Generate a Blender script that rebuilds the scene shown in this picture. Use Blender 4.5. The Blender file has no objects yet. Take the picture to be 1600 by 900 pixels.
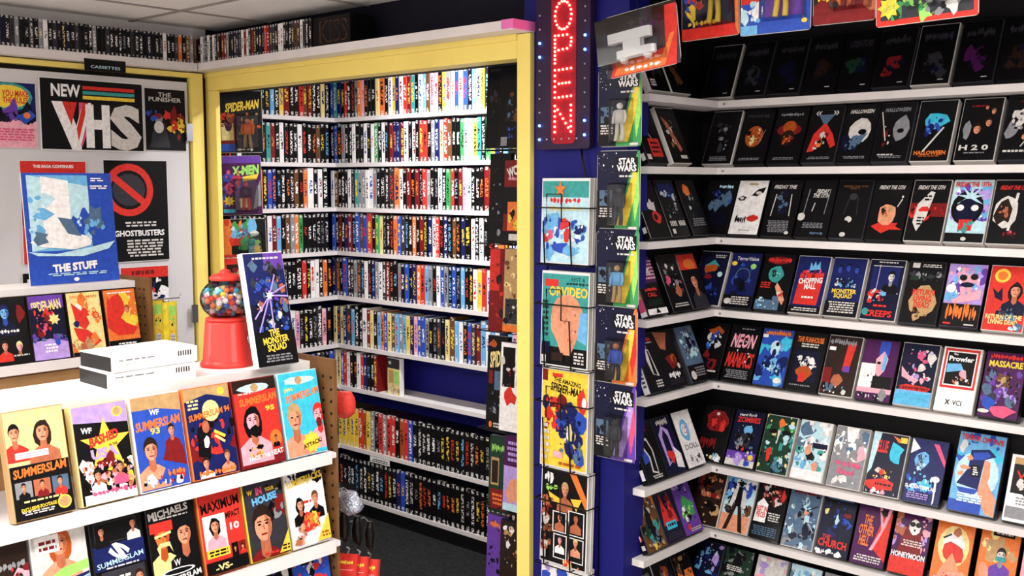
import bpy, math, random
from mathutils import Vector, Matrix
R = math.radians
sc = bpy.context.scene
col = sc.collection

# ------------------------------------------------------------------ camera, light, exposure
E = 1.68                      # eye height
F = 1640.0                    # focal length in pixels of a 1600 px wide frame
cam_d = bpy.data.cameras.new('camera'); cam = bpy.data.objects.new('camera', cam_d); col.objects.link(cam)
cam_d.sensor_width = 36; cam_d.lens = 36 * F / 1600; cam_d.clip_start = .02
cam.location = (0, 0, E); cam.rotation_euler = (R(90 - 5.72), 0, R(42.0))
sc.camera = cam
CR = cam.rotation_euler.to_matrix()
w = bpy.data.worlds.new('world'); sc.world = w; w.use_nodes = True
w.node_tree.nodes['Background'].inputs[0].default_value = (.75, .8, 1, 1)
w.node_tree.nodes['Background'].inputs[1].default_value = .25
vs = sc.view_settings
vs.view_transform = 'Standard'; vs.look = 'None'; vs.gamma = 1; vs.use_curve_mapping = False
vs.exposure = 0.36
# (x, y, watts, size x, size y): unseen ceiling troffers added to light the room; their housings are built below
ADDED_TROFFERS = [(-.75, 1.45, 14, .5, 1.1), (-2.1, .35, 11, .5, 1.1), (-.6, -.5, 48, .5, 1.1), (-3.2, -.1, 18, .5, 1.1)]
CEIL = E + .645
for i, (x, y, p, sx, sy) in enumerate(ADDED_TROFFERS):
    ld = bpy.data.lights.new('troffer_lamp', 'AREA'); ld.shape = 'RECTANGLE'; ld.size = sx; ld.size_y = sy
    ld.energy = p; ld.color = (1, .98, .965)
    lo = bpy.data.objects.new('troffer_lamp', ld); lo.location = (x, y, CEIL - .095); col.objects.link(lo)
ld = bpy.data.lights.new('alcove_lamp', 'AREA'); ld.shape = 'RECTANGLE'; ld.size = .9; ld.size_y = .1; ld.energy = 22
ld.color = (.97, .98, 1)
lo = bpy.data.objects.new('alcove_lamp', ld); lo.location = (-3.0, 2.92, CEIL - .065); col.objects.link(lo)
lo.rotation_euler = (R(12), 0, 0)

# ------------------------------------------------------------------ helpers
def ray(x, y):
    return CR @ Vector(((x - 800) / F, -(y - 450) / F, -1))
def onX(x, y, X): d = ray(x, y); return Vector((0, 0, E)) + d * (X / d.x)
def onY(x, y, Y): d = ray(x, y); return Vector((0, 0, E)) + d * (Y / d.y)
def onZ(x, y, Z): d = ray(x, y); return Vector((0, 0, E)) + d * ((Z - E) / d.z)

def lin(c):
    return tuple((v / 12.92 if v <= .04045 else ((v + .055) / 1.055) ** 2.4) for v in c)
PAL = {'K': '0c0a0d', 'W': 'f6f3f2', 'w': 'd9d4cf', 'R': 'd8352c', 'e': '7d1a1c', 'O': 'ec7a35', 'o': 'b4521f', 'Y': 'f3cf45',
       'y': 'f0dc92', 'B': '2c4fb6', 'N': '17205c', 'n': '0f1230', 'b': '6fb4e4', 'C': '3fc0e0', 'c': 'bfe3ee', 'G': '3f9a57',
       'g': '8d8d92', 'd': '34333a', 'P': '6a3fa6', 'p': 'b79ae0', 'M': 'e0567f', 'm': 'f0a9b8', 'S': 'e59a78', 's': 'b9694a',
       'T': 'c09a6a', 't': '6b4527', 'L': '9fe06a', 'D': '1d3a2a', 'A': '3d9c98', 'u': '55708c', 'H': '2a1a14', 'V': '4b1650'}
def C(k):
    if isinstance(k, str):
        h = PAL[k]; return lin(tuple(int(h[i:i + 2], 16) / 255 for i in (0, 2, 4)))
    return lin(k)

def nodes(name):
    m = bpy.data.materials.new(name); m.use_nodes = True
    nt = m.node_tree; return m, nt, nt.nodes['Principled BSDF']
def mat(name, c, rough=.5, var=.08, scale=12, bump=0, metal=0, coat=0, bscale=None):
    m, nt, b = nodes(name); N = nt.nodes; L = nt.links
    tc = N.new('ShaderNodeTexCoord'); no = N.new('ShaderNodeTexNoise'); no.inputs['Scale'].default_value = scale
    no.inputs['Detail'].default_value = 5; L.new(tc.outputs['Object'], no.inputs['Vector'])
    rp = N.new('ShaderNodeValToRGB'); e = rp.color_ramp.elements
    c = C(c)
    e[0].position = .3; e[1].position = .7
    e[0].color = (*[v * (1 - var) for v in c], 1); e[1].color = (*[min(1, v * (1 + var)) for v in c], 1)
    L.new(no.outputs['Fac'], rp.inputs['Fac']); L.new(rp.outputs['Color'], b.inputs['Base Color'])
    b.inputs['Roughness'].default_value = rough; b.inputs['Metallic'].default_value = metal
    b.inputs['Coat Weight'].default_value = coat; b.inputs['Specular IOR Level'].default_value = .5 if metal else .22
    if bump:
        n2 = N.new('ShaderNodeTexNoise'); n2.inputs['Scale'].default_value = bscale or scale * 6
        L.new(tc.outputs['Object'], n2.inputs['Vector'])
        bp = N.new('ShaderNodeBump'); bp.inputs['Strength'].default_value = bump; bp.inputs['Distance'].default_value = .01
        L.new(n2.outputs['Fac'], bp.inputs['Height']); L.new(bp.outputs['Normal'], b.inputs['Normal'])
    return m
def emit(name, c, s):
    m, nt, b = nodes(name); b.inputs['Base Color'].default_value = (*C(c), 1)
    b.inputs['Emission Color'].default_value = (*C(c), 1); b.inputs['Emission Strength'].default_value = s
    return m

M = {}
M['white'] = mat('white_laminate', (.93, .91, .90), .45, .03, 5)
M['shelf'] = mat('white_shelf_paint', (.90, .875, .87), .5, .05, 9)
M['yellow'] = mat('yellow_paint', (.98, .885, .48), .45, .05, 5, .05)
M['blue'] = mat('blue_wall_paint', (.08, .085, .43), .55, .08, 6, .05)
M['vinyl'] = mat('pale_vinyl_floor', (.92, .91, .89), .5, .04, 8)  # unseen front floor, made pale to bounce light up to the ceiling
M['navy'] = mat('dark_navy_paint', (.055, .05, .12), .7, .1, 6)  # header wall and stub, darker than the partition blue
M['black'] = mat('black_paint', (.045, .04, .05), .6, .15, 8)
M['grey_wall'] = mat('pale_grey_paint', (.90, .89, .89), .6, .03, 4)
M['door'] = mat('white_door_paint', (.84, .83, .84), .45, .02, 4)
M['tile'] = mat('ceiling_tile', (.96, .94, .93), .9, .03, 60, .3, bscale=220)
M['tbar'] = mat('ceiling_grid_bar', (.62, .58, .56), .6, .08, 10)
M['wood'] = mat('brown_pegboard', (.44, .30, .17), .6, .25, 14, .05)
M['hole'] = mat('dark_peg_hole', (.07, .04, .03), .8)
M['wire'] = mat('black_wire', (.03, .03, .035), .35, .1, 20)
M['steel'] = mat('steel_wire', (.7, .7, .72), .3, .05, 20, metal=1)
M['red'] = mat('red_enamel', (.83, .21, .18), .4, .05, 8, coat=.1)
M['paper'] = mat('white_paper', (.92, .91, .90), .6, .03, 20)
M['case'] = mat('black_plastic_case', (.04, .038, .045), .35, .15, 30)
M['card'] = mat('grey_card', (.75, .73, .70), .7, .05, 20)
M['redcloth'] = mat('red_plastic_bag', (.84, .24, .20), .45, .12, 18, .2)
M['silver'] = mat('crumpled_foil', (.72, .74, .80), .25, .2, 30, .5, metal=.6)
M['pink'] = mat('pink_plastic', (.93, .47, .74), .4, .05, 10)
M['brown'] = mat('brown_cardboard', (.62, .47, .31), .7, .1, 18)
M['whiteplastic'] = mat('white_toy_plastic', (.93, .93, .93), .4, .03, 20)

# floor: dark carpet tiles with a woven relief
m, nt, b = nodes('dark_carpet'); N = nt.nodes; L = nt.links
tc = N.new('ShaderNodeTexCoord'); no = N.new('ShaderNodeTexNoise'); no.inputs['Scale'].default_value = 38; no.inputs['Detail'].default_value = 4
mp = N.new('ShaderNodeMapping'); mp.inputs['Scale'].default_value = (1, 2.6, 1)
L.new(tc.outputs['Object'], mp.inputs['Vector']); L.new(mp.outputs['Vector'], no.inputs['Vector'])
rp = N.new('ShaderNodeValToRGB'); rp.color_ramp.elements[0].position = .42; rp.color_ramp.elements[1].position = .66
rp.color_ramp.elements[0].color = (.0015, .0015, .002, 1); rp.color_ramp.elements[1].color = (.016, .018, .018, 1)
L.new(no.outputs['Fac'], rp.inputs['Fac']); L.new(rp.outputs['Color'], b.inputs['Base Color'])
bp = N.new('ShaderNodeBump'); bp.inputs['Strength'].default_value = 1; bp.inputs['Distance'].default_value = .012
L.new(no.outputs['Fac'], bp.inputs['Height']); L.new(bp.outputs['Normal'], b.inputs['Normal']); b.inputs['Roughness'].default_value = .95
M['carpet'] = m

# printed paper: colours per shape come with the drawing, the material adds ink mottle and gloss
def print_mat(name, rough, coat):
    m, nt, b = nodes(name); N = nt.nodes; L = nt.links
    at = N.new('ShaderNodeAttribute'); at.attribute_name = 'ink'
    tc = N.new('ShaderNodeTexCoord'); no = N.new('ShaderNodeTexNoise'); no.inputs['Scale'].default_value = 70; no.inputs['Detail'].default_value = 6
    L.new(tc.outputs['Object'], no.inputs['Vector'])
    mr = N.new('ShaderNodeMapRange'); mr.inputs['From Min'].default_value = .35; mr.inputs['From Max'].default_value = .65
    mr.inputs['To Min'].default_value = .86; mr.inputs['To Max'].default_value = 1.1
    L.new(no.outputs['Fac'], mr.inputs['Value'])
    mx = N.new('ShaderNodeVectorMath'); mx.operation = 'SCALE'
    L.new(at.outputs['Color'], mx.inputs[0]); L.new(mr.outputs['Result'], mx.inputs['Scale'])
    L.new(mx.outputs['Vector'], b.inputs['Base Color'])
    b.inputs['Roughness'].default_value = rough; b.inputs['Coat Weight'].default_value = coat; b.inputs['Coat Roughness'].default_value = .15
    b.inputs['Specular IOR Level'].default_value = .18
    return m
M['print'] = print_mat('glossy_print', .4, .06)
M['poster'] = print_mat('matte_print', .6, 0)

# tape spine: base ink + lettering-like marks running along the spine
m, nt, b = nodes('printed_spine'); N = nt.nodes; L = nt.links
def mth(op, a, bb=None, cc=None):
    n = N.new('ShaderNodeMath'); n.operation = op
    for i, v in enumerate((a, bb, cc)):
        if v is None: continue
        if isinstance(v, (int, float)): n.inputs[i].default_value = v
        else: L.new(v, n.inputs[i])
    return n.outputs[0]
a1 = N.new('ShaderNodeAttribute'); a1.attribute_name = 'ink'
a2 = N.new('ShaderNodeAttribute'); a2.attribute_name = 'ink_title'
uv = N.new('ShaderNodeUVMap'); uv.uv_map = 'uv'
sp = N.new('ShaderNodeSeparateXYZ'); L.new(uv.outputs['UV'], sp.inputs[0])
seed = mth('FLOOR', sp.outputs['X']); u = mth('FRACT', sp.outputs['X']); v = sp.outputs['Y']
cb = N.new('ShaderNodeCombineXYZ'); L.new(mth('MULTIPLY', u, 2.6), cb.inputs[0]); L.new(mth('MULTIPLY', v, 24), cb.inputs[1]); L.new(mth('MULTIPLY', seed, 3.37), cb.inputs[2])
no = N.new('ShaderNodeTexNoise'); no.inputs['Scale'].default_value = 1.0; no.inputs['Detail'].default_value = 1; L.new(cb.outputs[0], no.inputs['Vector'])
letters = mth('GREATER_THAN', no.outputs['Fac'], .5)
wn = N.new('ShaderNodeTexWhiteNoise'); wn.noise_dimensions = '1D'; L.new(seed, wn.inputs['W'])
lo_ = mth('MULTIPLY_ADD', wn.outputs['Value'], .25, .16); hi_ = mth('MULTIPLY_ADD', wn.outputs['Value'], -.2, .86)
inv = mth('MULTIPLY', mth('GREATER_THAN', v, lo_), mth('LESS_THAN', v, hi_))
inu = mth('MULTIPLY', mth('GREATER_THAN', u, .22), mth('LESS_THAN', u, .8))
body_t = mth('MULTIPLY', mth('MULTIPLY', inv, inu), letters)
logo = mth('MULTIPLY', mth('MULTIPLY', mth('MAXIMUM', mth('LESS_THAN', v, .11), mth('GREATER_THAN', v, .92)), inu), mth('GREATER_THAN', no.outputs['Fac'], .47))
mixA = N.new('ShaderNodeMix'); mixA.data_type = 'RGBA'; L.new(body_t, mixA.inputs['Factor']); L.new(a1.outputs['Color'], mixA.inputs['A']); L.new(a2.outputs['Color'], mixA.inputs['B'])
mixB = N.new('ShaderNodeMix'); mixB.data_type = 'RGBA'; L.new(mth('MULTIPLY', logo, .85), mixB.inputs['Factor']); L.new(mixA.outputs['Result'], mixB.inputs['A'])
mixB.inputs['B'].default_value = (.8, .78, .75, 1)
L.new(mixB.outputs['Result'], b.inputs['Base Color']); b.inputs['Roughness'].default_value = .38; b.inputs['Specular IOR Level'].default_value = .25
M['spine'] = m

# clear plastic: see-through with mirror glints at grazing angles
m = bpy.data.materials.new('clear_plastic'); m.use_nodes = True; nt = m.node_tree; N = nt.nodes; L = nt.links
N.remove(N['Principled BSDF']); tr = N.new('ShaderNodeBsdfTransparent'); tr.inputs[0].default_value = (.95, .96, .97, 1)
gl = N.new('ShaderNodeBsdfGlossy'); gl.inputs['Roughness'].default_value = .06
fr = N.new('ShaderNodeFresnel'); fr.inputs['IOR'].default_value = 1.45
ms = N.new('ShaderNodeMixShader'); L.new(fr.outputs[0], ms.inputs[0]); L.new(tr.outputs[0], ms.inputs[1]); L.new(gl.outputs[0], ms.inputs[2])
L.new(ms.outputs[0], N['Material Output'].inputs['Surface']); M['clear'] = m
M['led_red'] = emit('red_led', (1, .42, .34), 12)
M['led_blue'] = emit('blue_led', (.25, .45, 1), 14)
M['led_off'] = mat('unlit_led', (.7, .68, .75), .3)
M['tube'] = emit('fluorescent_diffuser', (1, .97, .93), 3)
M['signpanel'] = mat('dark_sign_panel', (.17, .10, .22), .4, .1, 12)
M['signred'] = mat('red_sign_field', (.62, .10, .16), .6, .2, 60)

class Mesh:
    def __init__(s): s.v = []; s.f = []
    def box(s, x0, x1, y0, y1, z0, z1, ch=0):
        if ch:
            return s.chamfer(x0, x1, y0, y1, z0, z1, ch)
        n = len(s.v)
        s.v += [(x0, y0, z0), (x1, y0, z0), (x1, y1, z0), (x0, y1, z0), (x0, y0, z1), (x1, y0, z1), (x1, y1, z1), (x0, y1, z1)]
        s.f += [tuple(n + i for i in q) for q in ((0, 3, 2, 1), (4, 5, 6, 7), (0, 1, 5, 4), (1, 2, 6, 5), (2, 3, 7, 6), (3, 0, 4, 7))]
        return s
    def prism(s, pts, z0, z1):        # polygon in xy, extruded in z
        n = len(s.v); k = len(pts)
        s.v += [(p[0], p[1], z0) for p in pts] + [(p[0], p[1], z1) for p in pts]
        s.f += [tuple(n + i for i in reversed(range(k))), tuple(n + k + i for i in range(k))]
        s.f += [(n + i, n + (i + 1) % k, n + k + (i + 1) % k, n + k + i) for i in range(k)]
        return s
    def chamfer(s, x0, x1, y0, y1, z0, z1, c):
        return s.prism([(x0 + c, y0), (x1 - c, y0), (x1, y0 + c), (x1, y1 - c), (x1 - c, y1), (x0 + c, y1), (x0, y1 - c), (x0, y0 + c)], z0, z1)
    def plate(s, pts, y0, y1):        # outline in xz, thickness along y
        n = len(s.v); k = len(pts)
        s.v += [(p[0], y0, p[1]) for p in pts] + [(p[0], y1, p[1]) for p in pts]
        s.f += [tuple(n + i for i in range(k)), tuple(n + k + i for i in reversed(range(k)))]
        s.f += [(n + (i + 1) % k, n + i, n + k + i, n + k + (i + 1) % k) for i in range(k)]
        return s
    def lathe(s, prof, seg=24, sq=0):
        n = len(s.v); k = len(prof)
        for r, z in prof:
            for i in range(seg):
                a = 2 * math.pi * i / seg
                q = 1 + sq * (1 / max(abs(math.cos(a)), abs(math.sin(a))) - 1)
                s.v.append((r * q * math.cos(a), r * q * math.sin(a), z))
        for j in range(k - 1):
            for i in range(seg):
                s.f.append((n + j * seg + i, n + j * seg + (i + 1) % seg, n + (j + 1) * seg + (i + 1) % seg, n + (j + 1) * seg + i))
        s.f.append(tuple(n + i for i in reversed(range(seg)))); s.f.append(tuple(n + (k - 1) * seg + i for i in range(seg)))
        return s
    def ball(s, c, r, seg=12, rings=8):
        n = len(s.v)
        for j in range(1, rings):
            t = math.pi * j / rings
            for i in range(seg):
                a = 2 * math.pi * i / seg
                s.v.append((c[0] + r * math.sin(t) * math.cos(a), c[1] + r * math.sin(t) * math.sin(a), c[2] + r * math.cos(t)))
        top = len(s.v); s.v.append((c[0], c[1], c[2] + r)); s.v.append((c[0], c[1], c[2] - r))
        for j in range(rings - 2):
            for i in range(seg):
                s.f.append((n + j * seg + i, n + (j + 1) * seg + i, n + (j + 1) * seg + (i + 1) % seg, n + j * seg + (i + 1) % seg))
        for i in range(seg):
            s.f.append((top, n + i, n + (i + 1) % seg)); s.f.append((top + 1, n + (rings - 2) * seg + (i + 1) % seg, n + (rings - 2) * seg + i))
        return s
    def tube(s, pts, r, seg=6):
        pts = [Vector(p) for p in pts]; n = len(s.v); k = len(pts)
        for i, p in enumerate(pts):
            d = (pts[min(i + 1, k - 1)] - pts[max(i - 1, 0)]).normalized()
            a = d.orthogonal().normalized() if abs(d.z) > .9 else d.cross(Vector((0, 0, 1))).normalized()
            b2 = d.cross(a).normalized()
            for j in range(seg):
                t = 2 * math.pi * j / seg; s.v.append(tuple(p + a * r * math.cos(t) + b2 * r * math.sin(t)))
        for i in range(k - 1):
            for j in range(seg):
                s.f.append((n + i * seg + j, n + i * seg + (j + 1) % seg, n + (i + 1) * seg + (j + 1) % seg, n + (i + 1) * seg + j))
        s.f.append(tuple(n + i for i in reversed(range(seg)))); s.f.append(tuple(n + (k - 1) * seg + i for i in range(seg)))
        return s
    def mesh(s, name, material, smooth=False):
        me = bpy.data.meshes.new(name); me.from_pydata(s.v, [], s.f); me.materials.append(material)
        if smooth: me.polygons.foreach_set('use_smooth', [True] * len(s.f))
        me.update(); return me
    def obj(s, name, material, parent=None, smooth=False):
        return link(name, s.mesh(name, material, smooth), parent)
def link(name, me, parent=None):
    o = bpy.data.objects.new(name, me); col.objects.link(o)
    if parent: o.parent = parent
    return o
def tag(o, label, cat, group=None):
    o['label'] = label; o['category'] = cat
    if group: o['group'] = group
    return o
def struct(o, label=None):
    o['kind'] = 'structure'
    if label: o['label'] = label
    return o
def empty(name, loc=(0, 0, 0), rz=0, tilt=0):
    o = link(name, None); place(o, loc, rz, tilt); return o
def place(o, loc, rz=0, tilt=0, roll=0):
    o.location = loc; o.rotation_euler = (-R(tilt), R(roll), R(rz)); return o
def B(name, material, x0, x1, y0, y1, z0, z1, parent=None, ch=0):
    """box given in world/parent coordinates, origin at its base centre"""
    cx, cy = (x0 + x1) / 2, (y0 + y1) / 2
    o = Mesh().box(x0 - cx, x1 - cx, y0 - cy, y1 - cy, 0, z1 - z0, ch).obj(name, material, parent)
    o.location = (cx, cy, z0); return o

# ------------------------------------------------------------------ drawing of printed covers
TXT = {}
def text_mesh(s, bold=0):
    key = (s, bold)
    if key not in TXT:
        cu = bpy.data.curves.new('lettering', 'FONT'); cu.body = s; cu.size = 1; cu.resolution_u = 2; cu.offset = .012 + bold * .022
        cu.space_line = .8; cu.align_x = 'CENTER'
        o = bpy.data.objects.new('lettering', cu); col.objects.link(o)
        bpy.context.view_layer.update()
        me = bpy.data.meshes.new_from_object(o.evaluated_get(bpy.context.evaluated_depsgraph_get()))
        vs_ = [(q.co.x, q.co.y) for q in me.vertices]; fs = [tuple(p.vertices) for p in me.polygons]
        bpy.data.objects.remove(o); bpy.data.curves.remove(cu); bpy.data.meshes.remove(me)
        xs = [q[0] for q in vs_] or [0]; ys = [q[1] for q in vs_] or [0]
        TXT[key] = (vs_, fs, min(xs), max(xs), min(ys), max(ys))
    return TXT[key]
def clip(poly, w, h):
    for ax, lim, sg in ((0, 0, 1), (0, w, -1), (1, 0, 1), (1, h, -1)):
        out = []
        for i in range(len(poly)):
            a, b = poly[i - 1], poly[i]
            ina, inb = (a[ax] - lim) * sg >= 0, (b[ax] - lim) * sg >= 0
            if ina != inb:
                t = (lim - a[ax]) / (b[ax] - a[ax]); out.append((a[0] + (b[0] - a[0]) * t, a[1] + (b[1] - a[1]) * t))
            if inb: out.append(b)
        poly = out
        if len(poly) < 3: return []
    return poly
class Art:
    """flat print of size w x h metres; drawing units 0..1 both ways, origin bottom left"""
    def __init__(s, w, h, bg, seed=0):
        s.w, s.h = w, h; s.v = []; s.f = []; s.c = []; s.n = 0; s.tf = []; s.r = random.Random(seed)
        s.rect(0, 0, 1, 1, bg)
    def poly(s, pts, c, keep=False):
        p = [(x * s.w, y * s.h) for x, y in pts]
        p = clip(p, s.w, s.h)
        if len(p) < 3: return
        a = sum(p[i - 1][0] * p[i][1] - p[i][0] * p[i - 1][1] for i in range(len(p)))
        if a < 0: p.reverse()
        if not keep: s.n += 1
        k = len(s.v); s.v += [(x - s.w / 2, -s.n * 4e-5, y) for x, y in p]; s.f.append(tuple(range(k, k + len(p)))); s.c.append(C(c))
    def rect(s, x0, y0, x1, y1, c): s.poly([(x0, y0), (x1, y0), (x1, y1), (x0, y1)], c)
    def ell(s, cx, cy, rx, ry, c, k=14): s.poly([(cx + rx * math.cos(2 * math.pi * i / k), cy + ry * math.sin(2 * math.pi * i / k)) for i in range(k)], c)
    def blob(s, cx, cy, rx, ry, c, k=9, j=.4):
        s.poly([(cx + rx * (1 + s.r.uniform(-j, j)) * math.cos(2 * math.pi * i / k), cy + ry * (1 + s.r.uniform(-j, j)) * math.sin(2 * math.pi * i / k)) for i in range(k)], c)
    def star(s, cx, cy, r, c, k=5, inner=.45):
        a = s.w / s.h
        s.poly([(cx + r * (1 if i % 2 == 0 else inner) * math.sin(math.pi * i / k), cy + a * r * (1 if i % 2 == 0 else inner) * math.cos(math.pi * i / k)) for i in range(2 * k)], c)
    def ring(s, cx, cy, r, wd, c, k=22):
        a = s.w / s.h; s.n += 1
        for i in range(k):
            t0, t1 = 2 * math.pi * i / k, 2 * math.pi * (i + 1) / k
            s.poly([(cx + q * math.cos(t), cy + a * q * math.sin(t)) for q, t in ((r, t0), (r, t1), (r - wd, t1), (r - wd, t0))], c, True)
    def line(s, x0, y0, x1, y1, wd, c):
        dx, dy = (x1 - x0) * s.w, (y1 - y0) * s.h; l = math.hypot(dx, dy) or 1; nx, ny = -dy / l * wd / 2, dx / l * wd / 2
        nx, ny = nx, ny * s.w / s.h
        s.poly([(x0 + nx, y0 + ny), (x1 + nx, y1 + ny), (x1 - nx, y1 - ny), (x0 - nx, y0 - ny)], c)
    def fine(s, x0, y0, x1, y1, k, c):         # unreadable small print
        for i in range(k):
            y = y0 + (y1 - y0) * (i + .5) / k; hh = (y1 - y0) / k * .28; x = x0 + s.r.uniform(0, .12) * (x1 - x0)
            while x < x1 - .02:
                l = s.r.uniform(.04, .14); s.rect(x, y - hh, min(x + l, x1), y + hh, c); x += l + .025
    def squig(s, cx, cy, wd, ht, c):          # a title too blurred to read: a row of uneven strokes
        x = cx - wd / 2
        while x < cx + wd / 2:
            q = s.r.uniform(.04, .08); s.blob(x + q / 2, cy + s.r.uniform(-.1, .1) * ht, q * .62, ht * s.r.uniform(.35, .6), c, 6, .45); x += q * 1.3
    def scat(s, x0, y0, x1, y1, cs, k, size=.13):
        for i in range(k):
            q = size * s.r.uniform(.35, 1.2)
            s.blob(s.r.uniform(x0, x1), s.r.uniform(y0, y1), q, q * s.w / s.h * s.r.uniform(.6, 1.7), s.r.choice(cs), 9, .38)
        for i in range(k * 2):
            q = size * s.r.uniform(.12, .4)
            s.blob(s.r.uniform(x0, x1), s.r.uniform(y0, y1), q, q * s.w / s.h * s.r.uniform(.5, 2), s.r.choice(cs), 6, .4)
    def txt(s, t, cx, cy, wd, ht, c, rot=0, bold=1, sh=0):
        v, f, x0, x1, y0, y1 = text_mesh(t, bold)
        if not v: return
        kx = wd * s.w / (x1 - x0); ky = ht * s.h / (y1 - y0); ca, sa = math.cos(R(rot)), math.sin(R(rot))
        s.n += 1; k = len(s.v); cc = C(c)
        for x, y in v:
            yy = (y - (y0 + y1) / 2) * ky; xx = (x - (x0 + x1) / 2) * kx + sh * yy
            s.v.append((cx * s.w + xx * ca - yy * sa - s.w / 2, -s.n * 4e-5, cy * s.h + xx * sa + yy * ca))
        s.tf.append(range(len(s.f), len(s.f) + len(f)))
        s.f += [tuple(k + i for i in q) for q in f]; s.c += [cc] * len(f)
    def person(s, cx, cy, z, skin='S', hair='H', shirt='K', body=True, longhair=False, shade='s'):
        a = s.w / s.h; Y = lambda t: cy + t * z * a; X = lambda t: cx + t * z
        if longhair: s.blob(X(0), Y(-.15), .78 * z, 1.25 * z * a, hair, 12, .12)
        if body:
            s.poly([(X(-1.35), Y(-3)), (X(-1.3), Y(-1.75)), (X(-.45), Y(-1.15)), (X(.45), Y(-1.15)), (X(1.3), Y(-1.75)), (X(1.35), Y(-3))], shirt)
            s.poly([(X(-.3), Y(-1.45)), (X(-.28), Y(-.6)), (X(.28), Y(-.6)), (X(.3), Y(-1.45)), (X(0), Y(-1.75))], shade)
        if not longhair: s.ell(X(0), Y(.25), .6 * z, .85 * z * a, hair)
        s.ell(X(0), Y(0), .52 * z, .78 * z * a, skin)
        s.poly([(X(.12), Y(.6)), (X(.5), Y(.2)), (X(.45), Y(-.4)), (X(.15), Y(-.74)), (X(.28), Y(-.1))], shade)
        s.poly([(X(-.54), Y(.25)), (X(-.4), Y(.85)), (X(0), Y(1.02)), (X(.4), Y(.85)), (X(.54), Y(.25)), (X(.2), Y(.55)), (X(-.25), Y(.5))], hair)
        for q in (-.22, .22):
            s.ell(X(q), Y(.1), .11 * z, .055 * z * a, 'K', 8); s.line(X(q - .13), Y(.25), X(q + .13), Y(.25), .06 * z, hair)
        s.line(X(0), Y(.05), X(.04), Y(-.2), .08 * z, shade); s.line(X(-.18), Y(-.42), X(.18), Y(-.42), .09 * z, 'e')
    def ops(s, lst):
        for o in lst:
            k = o[0]; a = o[1:]
            {'r': s.rect, 'e': s.ell, 'b': s.blob, '*': s.star, 'o': s.ring, 'l': s.line, 'k': s.fine, 's': s.scat, 't': s.txt, 'f': s.person, 'q': s.squig, 'p': s.poly}[k](*a)
        return s
    def obj(s, name, parent, loc=(0, -.0006, 0), material=None):
        if s.tf:                                        # each piece of lettering becomes a part of its own
            def pick(ids):
                a_ = Art.__new__(Art); mp_ = {}; a_.v = []; a_.f = []; a_.tf = []; a_.c = [s.c[i] for i in ids]
                for i in ids:
                    for q in s.f[i]:
                        if q not in mp_: mp_[q] = len(a_.v); a_.v.append(s.v[q])
                    a_.f.append(tuple(mp_[q] for q in s.f[i]))
                return a_
            tx = {i for g in s.tf for i in g}
            for k_, g in enumerate(s.tf): pick(list(g)).obj('title_lettering' if k_ == 0 else 'lettering', parent, loc, material)
            b_ = pick([i for i in range(len(s.f)) if i not in tx]); s.v, s.f, s.c, s.tf = b_.v, b_.f, b_.c, []
        me = bpy.data.meshes.new(name); me.from_pydata(s.v, [], s.f); me.materials.append(material or M['print'])
        at = me.attributes.new('ink', 'FLOAT_COLOR', 'FACE')
        at.data.foreach_set('color', [q for c in s.c for q in (*c, 1)]); me.update()
        o = link(name, me, parent); o.location = loc; return o
def rounded(w, h, r, k=4):
    pts = []
    for cx, cz, a0 in ((w / 2 - r, r, -90), (w / 2 - r, h - r, 0), (-w / 2 + r, h - r, 90), (-w / 2 + r, r, 180)):
        for i in range(k + 1):
            a = R(a0 + 90 * i / k); pts.append((cx + r * math.cos(a), cz + r * math.sin(a)))
    return pts

# ------------------------------------------------------------------ the room
DX, PY = -4.0, 2.5                     # plane of the door wall, plane of the partition front
PF = PY - .02                          # front face of the yellow boards
ZH = onY(805, 92, PF).z                # top of the yellow opening
ZS = onY(600, 68, PY).z                # top of the shelf over the opening
xr0_ = onY(808, 300, PF).x
struct(B('floor', M['vinyl'], -4.6, 1.7, -2.3, 2.0, -.06, 0))
struct(B('floor_carpet', M['carpet'], -4.6, 1.7, 2.0, 3.7, -.06, 0), 'dark carpet of the alcove')
ce = struct(B('ceiling', M['tbar'], -4.6, 1.7, -2.3, 3.7, CEIL + .012, CEIL + .06))
tile_me = Mesh().box(-.296, .296, -.296, .296, 0, .012).mesh('ceiling_tile', M['tile'])
bar_x = Mesh().box(-.013, .013, -2.95, 2.95, 0, .016).mesh('grid_bar', M['tbar'])
gx = [-3.62 + .61 * i for i in range(-1, 9)]; gy = [2.16 + .61 * i for i in range(-8, 3)]
cbase = ce.location
for x in gx:
    for y in gy:
        if any(abs(x + .305 - t[0]) < .45 and abs(y + .305 - t[1]) < .75 for t in ADDED_TROFFERS): continue
        if x + .61 > 1.65 or y - .02 < -2.2 or y + .61 > 3.6: continue
        o = link('ceiling_tile', tile_me, ce); o.location = Vector((x + .305, y + .305, CEIL)) - cbase
for x in gx:
    o = Mesh().box(-.008, .008, -2.9, 2.9, -.004, .012).obj('grid_bar', M['tbar'], ce); o.location = Vector((x, .65, CEIL)) - cbase
for y in gy:
    o = Mesh().box(-3.0, 3.0, -.008, .008, -.0045, .012).obj('grid_bar', M['tbar'], ce); o.location = Vector((-1.45, y, CEIL)) - cbase
struct(B('wall_left', M['grey_wall'], DX - .12, DX, -2.2, PY, 0, CEIL + .01))
struct(B('wall_right', M['grey_wall'], 1.55, 1.65, -2.2, 3.05, 0, CEIL + .01))
struct(B('wall_front', M['grey_wall'], -4.1, 1.6, -2.25, -2.2, 0, CEIL + .01))
struct(B('wall_back', M['blue'], -4.42, -1.95, 3.5, 3.58, 0, CEIL + .01), 'blue back wall of the alcove')
struct(B('wall_back_right', M['black'], -1.97, 1.6, 3.052, 3.14, 0, CEIL + .01), 'black wall behind the corner rack')
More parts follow.
